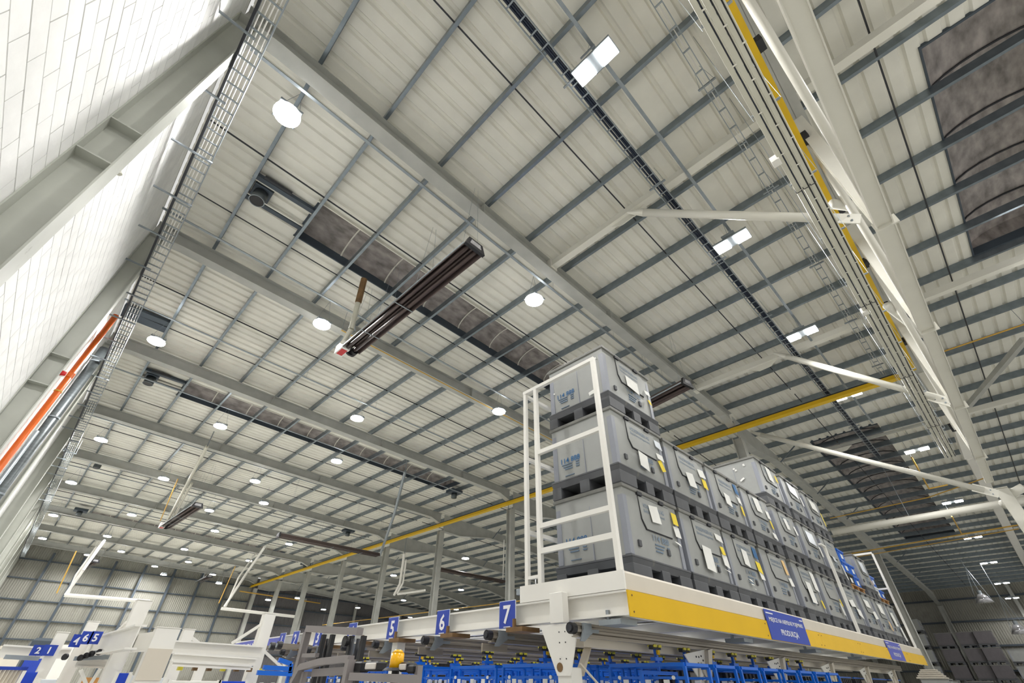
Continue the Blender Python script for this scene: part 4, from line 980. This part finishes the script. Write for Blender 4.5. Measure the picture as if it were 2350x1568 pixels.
for k, (i, l, *ns_) in enumerate([
 (1,2,(.62,.52,.22,.20,'paper'),(1.06,.57,.13,.14,'yel'),(1.03,.72,.2,.12,'paper')), (1,1,(.55,.45,.24,.28,'paper'),(1.02,.78,.2,.08,'paper'),(1.05,.62,.1,.1,'yel'),(1.06,.50,.15,.14,'paper'),(1.04,.38,.16,.012,'paper')),
 (2,2,(.55,.52,.2,.18,'paper'),(1.02,.80,.13,.16,'print'),(1.04,.62,.12,.1,'paper'),(1.06,.46,.07,.15,'yel')), (2,1,(.60,.66,.18,.22,'paper'),(1.03,.79,.14,.16,'print'),(1.04,.60,.16,.14,'yel'),(1.05,.5,.14,.14,'paper'),(.55,.36,.1,.015,'paper'),(.57,.31,.1,.015,'paper'),(.62,.26,.05,.015,'paper')),
 (3,2,(.62,.75,.24,.24,'paper'),(1.02,.66,.14,.14,'paper'),(1.05,.5,.07,.14,'yel'),(1.03,.3,.16,.1,'paper')), (3,1,(.98,.76,.12,.22,'oran'),(1.06,.55,.15,.12,'paper')),
 (4,3,(.66,.74,.24,.3,'paper'),(1.04,.74,.1,.14,'yel')), (4,2,(.6,.70,.17,.2,'paper'),(1.06,.66,.1,.16,'paper')), (4,1,(.58,.5,.25,.33,'paper'),(1.0,.72,.2,.3,'paper'),(1.05,.36,.08,.12,'yel')),
 (5,3,(.62,.75,.50,.22,'board'),(1.08,.6,.08,.2,'paper')), (5,2,(.63,.70,.45,.24,'board'),(1.06,.5,.1,.2,'paper')), (5,1,(1.03,.52,.08,.12,'yel'),(.95,.40,.1,.2,'paper')),
 (6,3,(.63,.72,.45,.22,'paper'),(1.1,.5,.07,.3,'yel')), (6,2,(.6,.5,.2,.1,'board'),(1.1,.3,.08,.3,'paper')), (6,1,(.55,.6,.35,.12,'paper'),(.9,.45,.3,.15,'paper')),
 (7,1,(.55,.72,.4,.15,'paper'),(.95,.52,.3,.15,'paper')), (8,1,(.6,.74,.4,.2,'paper'),(.95,.4,.12,.2,'oran')), (8,2,(.6,.72,.4,.25,'board'),(1.0,.4,.1,.1,'oran')), (9,1,(.5,.6,.3,.3,'paper'),(.95,.3,.2,.3,'paper'))]):
    c = crates[(i, l)]
    for dx, dz, w, h, m in ns_: N(c, dx, dz, w, h, m, random.uniform(-.12, .12), 'yellow_note' if m == 'yel' else 'paper_note')
for dx, dz, a in ((.45,.80,.3),(.42,.76,.1),(.24,.83,.2),(.35,.55,.5)): N(crates[(4,3)], dx, dz, .10 if dz < .6 else .04, .03, 'paper', a, 'glue_mark', True)
# timber pallets with blue boxes on the far stacks
def pallet(x, y, z, label):
    t = thing('timber_pallet', label, 'pallet', (x, y, z), 'timber pallets')
    for j in range(3): MB().box(x, x+1.15, y+.04+.40*j, y+.14+.40*j, z, z+.02).build('bottom_board', 'wood', t)
    for i in range(3):
        for j in range(3): MB().cbox(x+.5*i, x+.5*i+.14, y+.04+.40*j, y+.14+.40*j, z+.02, z+.10, .004).build('block', 'wood', t)
    for j in range(5): MB().box(x, x+1.15, y+.02+.2*j, y+.16+.2*j, z+.10, z+.12).build('deck_board', 'wood', t)
pallet(13.7, 2.56, 3.39, 'timber pallet with blue boxes on the eighth crate stack'); pallet(16.25, 2.56, 3.39, 'timber pallet with blue boxes at the far end of the platform')
def tote(x, y, z, w, d, h, m, label, rimm=None):
    t = thing('blue_tote' if m in ('blue', 'blues') else 'grey_tote', label, 'box', (x, y, z), 'small totes on timber pallets')
    MB().poly([(x+.02,y+.02,z),(x+w-.02,y+.02,z),(x+w-.02,y+d-.02,z),(x+.02,y+d-.02,z)], (0,0,h-.04)).build('body', m, t)
    MB().cbox(x, x+w, y, y+d, z+h-.05, z+h, .008).build('rim', rimm or m, t)
    for k in (.3, .7): MB().box(x+w*k-.02, x+w*k+.02, y+.012, y+.02, z+.02, z+h-.06).build('rib', m, t)
    MB().box(x+w*.35, x+w*.65, y+.008, y+.018, z+.05, z+h*.6).build('label_card', 'paper', t)
rows = ['first', 'second', 'third']
for k in range(3):
    tote(13.72, 2.6, 3.515+.26*k, .55, .85, .25, ('black' if k == 0 else 'blue'), '%s tote on the left half of the nearer timber pallet, %s layer' % ('dark' if k == 0 else 'blue', rows[k]))
for k in range(2): tote(14.30, 2.6, 3.515+.26*k, .52, .85, .25, 'blue', 'blue tote on the right half of the nearer timber pallet, %s layer' % rows[k])
tote(16.3, 2.6, 3.515, .52, .8, .25, 'board', 'pale tote at the platform end, lower left'); tote(16.3, 2.6, 3.78, .52, .8, .25, 'blue', 'blue tote at the platform end, upper left'); tote(16.85, 2.6, 3.515, .5, .8, .22, 'blue', 'blue tote at the platform end, lower right')
# dark crates stacked before the far right wall
pb = make_crate((50, 6.0, 0), 'y', True, lod=1); pg = make_crate((50, 6.0, 0), 'z', False, lod=1); u1 = u2 = False
R3 = [(6.1, 49.5, 6, 'g'), (4.6, 49.5, 5, 'b'), (3.35, 49.5, 5, 'b'), (2.35, 49.2, 5, 'b'), (1.2, 51.6, 4, 'g'), (.1, 51.6, 4, 'g'), (-1.0, 51.6, 4, 'g')]
for i, (y, x, n, kd) in enumerate(R3):
    for l in range(n):
        lab = '%s crate by the far right wall, %s stack from left, %s level up' % ('brown grey' if kd == 'b' else 'pale grey', nth(i+1), nth(l+1))
        z = .966*l + (.05 if n == 6 else 0)*0
        if kd == 'b':
            if not u1: pb.location = (x, y, z); pb['label'] = lab; pb['group'] = 'crates before the far right wall'; u1 = True
            else: dup(pb, (x, y, z), lab, 'crates before the far right wall')
        else:
            if not u2: pg.location = (x, y, z); pg['label'] = lab; pg['group'] = 'crates before the far right wall'; u2 = True
            else: dup(pg, (x, y, z), lab, 'crates before the far right wall')
for i, (x, y) in enumerate(((36.5, 4.1), (38.2, 2.9))):
    for l in range(2): dup(pg if i == 0 else pb, (x, y, .966*l), '%s crate standing nearer than the far block, %s level' % ('pale grey' if i == 0 else 'brown grey', nth(l+1)), 'crates before the far right wall')
t = thing('pallet_stack', 'low pile of cream timber boards beyond the end of the yellow kick board', 'pallet', (31, 4.2, 0))
x, y, z = (30.000, 4.630, 2.559); z = 1.96
dup(pg, (x, y-1.0, 0), 'pale grey crate under the pile of cream boards, lower one', 'crates before the far right wall'); dup(pg, (x, y-1.0, .966), 'pale grey crate under the pile of cream boards, upper one', 'crates before the far right wall')
for k in range(5): MB().box(x+.1*k, x+1.2-.05*k, y-.9+.06*k, y+.1-.05*k, z-.02+.07*k, z+.03+.07*k).build('board', 'cream', t)
# ================================================================ FORKLIFT
t = thing('forklift', 'taupe forklift with a roof guard and an amber beacon, seen from above its cab', 'forklift', (1.9, 3.2, 0))
X = 1.8
def bars(nm, pts, w, h, m='truck', dx=0.):
    mb = MB(); pts = [Vector(p)+Vector((dx,0,0)) for p in pts]
    for a, b in zip(pts, pts[1:]):
        mb.bar(a, b, w, h); w *= 1.012; h *= 1.012
    return mb.build(nm, m, t)
a, b = (1.800, 4.232, 1.945), (1.800, 3.363, 1.881)
bars('mast_top_bar', [a, b], .05, .045, dx=.02)
bars('mast_post', [(a[0], a[1], a[2]-.024), (a[0], a[1], .3)], .05, .05, dx=.02)
for k, (p, q) in enumerate((((1.800, 4.043, 1.900), (1.800, 4.078, 1.667)), ((1.800, 3.889, 1.893), (1.800, 3.978, 1.719)), ((1.800, 3.579, 1.870), (1.800, 3.593, 1.712)), ((1.800, 3.403, 1.862), (1.800, 3.416, 1.709)))):
    bars('mast_channel', [p, (p[0], p[1], .3)], .035, .03, 'black', .08)
for k, p in enumerate(((1.800, 3.939, 1.867), (1.800, 3.536, 1.850), (1.800, 3.458, 1.847))):
    MB().tube((p[0]+.07, p[1], p[2]), (p[0]+.07, p[1], .4), .013, 10).build('hydraulic_hose', 'dark' if k else 'black', t, smooth=True)
p = (1.800, 3.579, 1.834); MB().tube((p[0]+.03, p[1], p[2]), (p[0]+.05, p[1], p[2]), .022, 14).build('pulley', 'board', t); MB().tube((p[0]+.025, p[1], p[2]), (p[0]+.05, p[1], p[2]), .034, 16).build('pulley_ring', 'black', t)
bars('mast_cross_bar', [(1.800, 4.146, 1.763), (1.800, 3.909, 1.760)], .03, .025)
a, b, c_, d_ = (1.550, 3.634, 1.594), (1.550, 3.558, 1.676), (1.550, 2.964, 1.709), (1.550, 2.911, 1.706)
bars('guard_front_bar', [(a[0], a[1], a[2]-.5), a, b, (1.550, 3.270, 1.702), c_, d_], .04, .035)
bars('guard_post', [d_, (d_[0], d_[1], 1.0)], .04, .045)
bars('guard_post', [(1.570, 3.534, 1.654), (1.57, (1.570, 3.534, 1.654)[1], 1.0)], .03, .03)
bars('guard_inner_bar', [(1.600, 3.478, 1.647), (1.600, 3.005, 1.655)], .02, .04)
e, g = (1.550, 2.868, 1.627), (1.550, 2.201, 1.614)
bars('guard_rear_bar', [e, g], .03, .035)
g2 = (1.600, 2.285, 1.670); bars('guard_side_bar', [g2, (g2[0], g2[1], 1.2)], .025, .03)
for nm, p0, p1, m in (('speaker_box', (1.600, 2.982, 1.696), (1.600, 2.818, 1.645), 'black'), ('work_lamp', (1.600, 2.766, 1.694), (1.600, 2.642, 1.650), 'black'), ('work_lamp', (1.600, 2.423, 1.685), (1.600, 2.348, 1.644), 'black'), ('rear_box', (1.600, 2.348, 1.674), (1.600, 2.293, 1.637), 'black')):
    y0, y1 = sorted((p0[1], p1[1])); z0, z1 = sorted((p0[2], p1[2]))
    o = MB().cbox(1.57, 1.63, y0, y1, z0, z1, .008).build(nm, m, t)
    if nm == 'work_lamp': MB().cbox(1.562, 1.572, y0+.008, y1-.012, z0+.008, z1-.008, .003).build('lens', 'lens', o)
p = (1.580, 2.464, 1.650); MB().tube(p, (p[0], p[1], p[2]+.012), .07, 14, .055).build('beacon_base', 'dark', t)
MB().tube((p[0], p[1], p[2]-.09), p, .02, 10).build('beacon_stalk', 'black', t)
MB().tube((p[0], p[1], p[2]+.012), (p[0], p[1], p[2]+.075), .037, 16, .034).build('beacon_lens', 'amber', t, smooth=True); MB().tube((p[0], p[1], p[2]+.075), (p[0], p[1], p[2]+.09), .034, 16, .018).build('beacon_cap', 'amber', t, smooth=True)
q = (1.700, 3.373, 1.614)
MB().cbox(1.65, 3.1, q[1]-.9, q[1]+.25, .35, 1.15, .05).build('chassis', 'truck', t)
MB().cbox(1.9, 2.8, q[1]-.6, q[1]+.05, 1.15, 1.35, .04).build('seat', 'black', t)
for x in (1.95, 2.85):
    for y in (q[1]-.95, q[1]+.18): MB().tube((x, y, .3), (x, y+.14, .3), .3, 20).build('wheel', 'black', t)
# ================================================================ ASSEMBLY LINE AT THE LEFT
def wpost(label, top, w=.13, zb=0., d=.13):
    x, y, z = top
    t = thing('white_post', label, 'post', (x, y, 0), 'white assembly line posts')
    MB().cbox(x-w/2, x+w/2, y-d/2, y+d/2, 0, z, .006).build('shaft', 'white', t); MB().box(x-w/2-.004, x+w/2+.004, y-d/2-.004, y+d/2+.004, z, z+.008).build('cap', 'white', t)
    MB().cbox(x-.15, x+.15, y-.15, y+.15, 0, .02, .004).build('foot_plate', 'white', t); return t
P1 = (1.103, 7.400, 2.347); P2 = (1.302, 6.600, 2.041); P3 = (2.724, 7.800, 2.374); P4 = (1.918, 8.400, 2.163); P5 = (0.867, 8.800, 2.204); P6 = (0.561, 8.000, 2.026); P7 = (2.395, 9.000, 2.046)
t = wpost('tallest white post of the assembly line at the left, with a diagonal brace', P1, .15)
MB().bar((P1[0]-.07, P1[1], P1[2]-.22), (0.989, 7.700, 1.969), .035, .035).build('diagonal_brace', 'white', t)
t = wpost('broad white post with a cream lower part carrying the sloping beam end', P2, .22); MB().bar((P2[0]+.1, P2[1], 1.5), (P2[0]+.5, P2[1], 1.1), .04, .04).build('diagonal_brace', 'white', t)
MB().bar((P2[0]-.02, P2[1]+.0, P2[2]-.11), (1.055, 9.600, 1.963), .08, .17).build('side_beam', 'white', t)
MB().box(P2[0]-.112, P2[0]+.112, P2[1]-.075, P2[1]-.066, 1.6, 1.86).build('cream_sleeve', 'cream', t)
t = wpost('white post left of the number one sign with a long diagonal brace', P3, .15); MB().bar((P3[0]-.05, P3[1], P3[2]-.12), (2.411, 8.000, 2.015), .035, .035).build('diagonal_brace', 'white', t); MB().bar((P3[0]+.05, P3[1], P3[2]-.42), (P3[0]+.4, P3[1], P3[2]-.62), .03, .03).build('diagonal_brace', 'white', t)
t = wpost('short white post with a brace falling to the right', P4, .13); MB().bar((P4[0]+.05, P4[1], P4[2]-.08), (2.149, 8.450, 1.999), .035, .035).build('diagonal_brace', 'white', t)
wpost('tapered white post behind the six and five signs', P5, .12); wpost('leaning looking white post beside the small number one sign', P6, .11); wpost('smallest white post stub left of the periwinkle banner', P7, .11)
def beam(label, a, b, w, h, m='white'):
    t = thing('white_beam', label, 'beam', ((a[0]+b[0])/2, (a[1]+b[1])/2, min(a[2], b[2])), 'white assembly line beams')
    MB().ibeam(a, b, w, h).build('section', m, t)
    return t
beam('long white upper beam of the assembly line beside the whiteboards', (1.624, 7.600, 1.927), (2.701, 7.600, 1.916), .12, .13)
beam('long white lower beam of the assembly line above the blue curtain', (1.601, 7.300, 1.819), (2.550, 7.300, 1.797), .08, .08)
beam('thin white rail above the white panels', (1.605, 7.200, 1.756), (2.483, 7.200, 1.735), .05, .05)
beam('white beam entering at the left edge', (0.130, 8.600, 1.856), (0.463, 8.600, 1.848), .12, .12); beam('white beam left of the orange board', (0.460, 8.500, 1.841), (0.761, 8.500, 1.853), .1, .1)
beam('white beam above the orange board', (0.819, 8.000, 1.751), (1.219, 8.000, 1.745), .08, .08)
beam('white sloping looking beam from the signs to the tallest post', (0.980, 9.024, 1.936), (0.980, 6.146, 1.929), .1, .2)
def panel(label, cat, px, y, z0, z1, m, extra=None, name='panel'):
    x0, x1 = px
    t = thing(name, label, cat, ((x0+x1)/2, y, z0), None)
    MB().cbox(x0, x1, y, y+.03, z0, z1, .004).build('sheet', m, t)
    for x in (x0, x1): MB().box(x-.015, x+.015, y-.01, y+.04, 0, z1+.01).build('frame_post', 'white', t)
    if extra: extra(t, x0, x1, y)
    return t
def folds(t, x0, x1, y):
    for k in range(1, 4):
        x = x0+(x1-x0)*k/4; MB().poly([(x-.02, y-.001, .8), (x, y-.03, .8), (x+.03, y-.001, .8)], (0,0,.72)).build('fold', 'tarp', t)
def papers(t, x0, x1, y):
    for k in range(3): MB().box(x0+(x1-x0)*(.12+.3*k), x0+(x1-x0)*(.34+.3*k), y-.004, y, 1.28, 1.46).build('sheet_of_paper', 'paper', t)
XX = lambda p: p[0]
panel('plain white panel of the assembly line, right of the broad post', 'panel', ((1.610, 7.000, 1.667)[0], (2.113, 7.000, 1.675)[0]), 7.0, .7, 1.60, 'white', None, 'partition')
panel('blue curtain hanging left of the white post with the long brace', 'curtain', ((2.123, 7.000, 1.676)[0], (2.417, 7.000, 1.681)[0]), 7.0, .7, 1.60, 'tarp', folds, 'blue_curtain')
panel('blue curtain hanging right of the white post with the long brace', 'curtain', ((2.438, 6.800, 1.651)[0], (2.529, 6.800, 1.652)[0]), 6.8, .7, 1.58, 'tarp', folds, 'blue_curtain')
panel('blue curtain behind the forklift front guard', 'curtain', ((2.664, 6.800, 1.654)[0], (2.857, 6.800, 1.657)[0]), 6.8, .7, 1.58, 'tarp', folds, 'blue_curtain')
panel('whiteboard with papers just right of the broad white post', 'whiteboard', ((1.423, 6.900, 1.645)[0], (1.529, 6.900, 1.646)[0]), 6.9, .8, 1.62, 'board', papers, 'whiteboard')
panel('whiteboard with papers left of the broad white post', 'whiteboard', ((1.222, 7.000, 1.642)[0], (1.371, 7.000, 1.644)[0]), 7.0, .8, 1.64, 'board', papers, 'whiteboard')
panel('blue board next to the whiteboard at the left', 'board', ((1.131, 7.200, 1.641)[0], (1.249, 7.200, 1.643)[0]), 7.2, .8, 1.66, 'tarp', None, 'blue_board')
panel('tan board behind the white cross braces', 'board', ((0.911, 7.800, 1.640)[0], (1.159, 7.800, 1.644)[0]), 7.8, .8, 1.62, 'card', None, 'tan_board')
panel('whiteboard with papers left of the tan board', 'whiteboard', ((0.516, 7.200, 1.625)[0], (0.668, 7.200, 1.627)[0]), 7.2, .8, 1.60, 'board', papers, 'whiteboard')
panel('blue curtain at the lower left corner', 'curtain', ((0.409, 7.900, 1.633)[0], (0.537, 7.900, 1.635)[0]), 7.9, .8, 1.66, 'tarp', folds, 'blue_curtain')
t = thing('slatted_curtain', 'pale grey vertical slat curtain at the lower left corner', 'curtain', (.0, 8.4, .8))
x0, x1 = (0.129, 8.400, 1.650)[0], (0.447, 8.400, 1.655)[0]
n = 9
for k in range(n):
    a = x0+(x1-x0)*k/n; MB().poly([(a, 8.4, .8), (a+(x1-x0)/n*.9, 8.37, .8), (a+(x1-x0)/n*.9, 8.375, .8), (a, 8.405, .8)], (0,0,.88)).build('slat', 'cream', t)
MB().box(x0, x1, 8.36, 8.42, 1.68, 1.71).build('head_rail', 'blues', t)
t = thing('cross_brace', 'pair of white crossing braces in front of the tan board', 'brace', (.9, 7.5, .8))
a, b, c_ = (0.824, 7.400, 1.682), (0.990, 7.400, 1.580), (0.987, 7.400, 1.697)
MB().bar(a, (b[0]+.1, b[1], b[2]-.2), .02, .03).build('brace', 'white', t); MB().bar(c_, (b[0]-.06, b[1], b[2]-.25), .02, .03).build('brace', 'white', t)
def sign_y(n, c, w, h, lab):
    x, y, z = c; w, h = (.104, .125) if n in '654' else (.118, .10)
    s = thing('number_sign', lab, 'sign', (x, y, z-h/2), 'left number signs')
    MB().box(x-w/2, x+w/2, y, y+.006, z-h/2, z+h/2).build('panel', 'blues', s)
    text('numeral', n, 'signw', s, (x, y, z), (1,0,0), (0,0,1), h*.62, None, .03, .003)
for n, px in (('6', (0.780, 7.900, 1.987)), ('5', (0.868, 7.900, 1.992))): sign_y(n, px, .155, .18, 'blue number sign showing %s at the lower left, %s' % (('six', 'left one of the pair') if n == '6' else ('five', 'right one of the pair')))
sign_y('4', (0.729, 8.100, 1.963), .155, .18, 'blue number sign with a white 4 half hidden behind the six'); sign_y('1', (0.516, 7.900, 1.856), .15, .16, 'small blue number sign with a white 1 near the lower left corner'); sign_y('2', (0.435, 8.100, 1.858), .15, .15, 'small blue number sign half hidden left of the small one')
s = thing('banner', 'periwinkle banner reading ASSEMBLY LINE above the left conveyor', 'banner', (3.4, 7.5, 2.0))
a, b = (3.500, 9.211, 2.119), (3.500, 11.877, 2.073)
ya, yb = a[1], b[1]; zc_ = a[2]
MB().poly([(3.5, ya, zc_-.09), (3.5, yb, zc_-.09), (3.5, yb, zc_+.06), (3.5, (ya+yb)/2, zc_+.085), (3.5, ya, zc_+.075)], (.01,0,0)).build('sheet', 'bluel', s)
text('lettering', 'ASSEMBLY LINE', 'signw', s, (3.498, (ya+yb)/2, zc_-.01), (0,-1,0), (0,0,1), .10, abs(ya-yb)*.55, .02, .003)
# small conveyor machinery: rails, trolleys, hooks between posts
t = thing('left_conveyor', 'pale galvanised conveyor rails with dark rollers between the left posts', 'conveyor', (1.0, 8, 1.9))
for k, (p, q) in enumerate((((0.895, 8.000, 1.845), (1.190, 8.000, 1.899)), ((1.108, 7.400, 1.905), (1.371, 7.400, 1.938)), ((1.684, 7.500, 1.788), (2.604, 7.500, 1.769)), ((0.770, 7.900, 1.789), (1.134, 7.900, 1.817)), ((0.193, 8.400, 1.797), (0.499, 8.400, 1.790)))):
    MB().prism([(-.03,-.02),(.03,-.02),(.03,.02),(.01,.02),(.01,-.005),(-.01,-.005),(-.01,.02),(-.03,.02)], p, q).build('rail', 'galv', t)
for k, (px_) in enumerate(((0.806, 7.800, 1.796), (0.847, 7.800, 1.817), (0.887, 7.800, 1.835), (0.951, 7.800, 1.854), (0.665, 7.800, 1.799))):
    MB().tube(px_, (px_[0]+.02, px_[1]+.02, px_[2]), .03, 12).build('roller', 'black', t)
for k in range(9):
    p = (1.738, 7.450, 1.797); x = p[0]+.16*k; MB().box(x, x+.05, p[1]-.03, p[1]+.03, p[2]-.10, p[2]-.06).build('trolley', 'rust' if k % 3 else 'roll', t)
for i, p in enumerate(((3.300, 9.227, 2.044), (3.300, 8.844, 2.049), (3.300, 8.566, 2.051))):
    t = thing('black_end_cap', 'black rail end cap right of the periwinkle banner, %s from the left' % nth(i+1), 'cap', p, 'black rail end caps')
    MB().tube((3.25, p[1], p[2]), (3.32, p[1], p[2]), .055, 16).build('cap', 'black', t); MB().tube((3.24, p[1], p[2]), (3.25, p[1], p[2]), .03, 12).build('bore', 'galv', t)
    MB().bar((3.32, p[1], p[2]), (5.5, p[1], p[2]), .05, .06).build('rail', 'alu', t)
t = thing('blue_side_frame', 'blue angled frame bars behind the forklift at the left', 'frame', (2.8, 5, 1.5))
for p, q in (((2.340, 6.000, 1.788), (2.486, 6.000, 1.757)), ((2.486, 6.000, 1.757), (2.493, 6.000, 1.676)), ((2.197, 6.000, 1.719), (2.501, 6.000, 1.711)), ((2.150, 6.000, 1.674), (2.574, 6.000, 1.666))): MB().bar(p, q, .035, .04).build('bar', 'blue', t)
q = (2.486, 6.000, 1.757); MB().bar((q[0]+.02, q[1]+.04, 0), (q[0]+.02, q[1]+.04, q[2]), .03, .03).build('upright', 'blue', t)
t = thing('far_machine', 'dark blue machine with a white door beyond the left signs', 'machine', (2, 30, 0))
p = (1.256, 30.000, 2.887); q = (2.065, 30.000, 2.928)
MB().cbox(p[0], q[0], 30, 31.5, 0, p[2]+.1, .1).build('cabinet', 'kerb', t); MB().box(p[0]+1.0, p[0]+1.5, 29.94, 30, .5, p[2]-.1).build('door', 'white', t); MB().box(p[0]+.1, p[0]+.9, 29.94, 30, 1, p[2]-.2).build('window', 'blues', t)
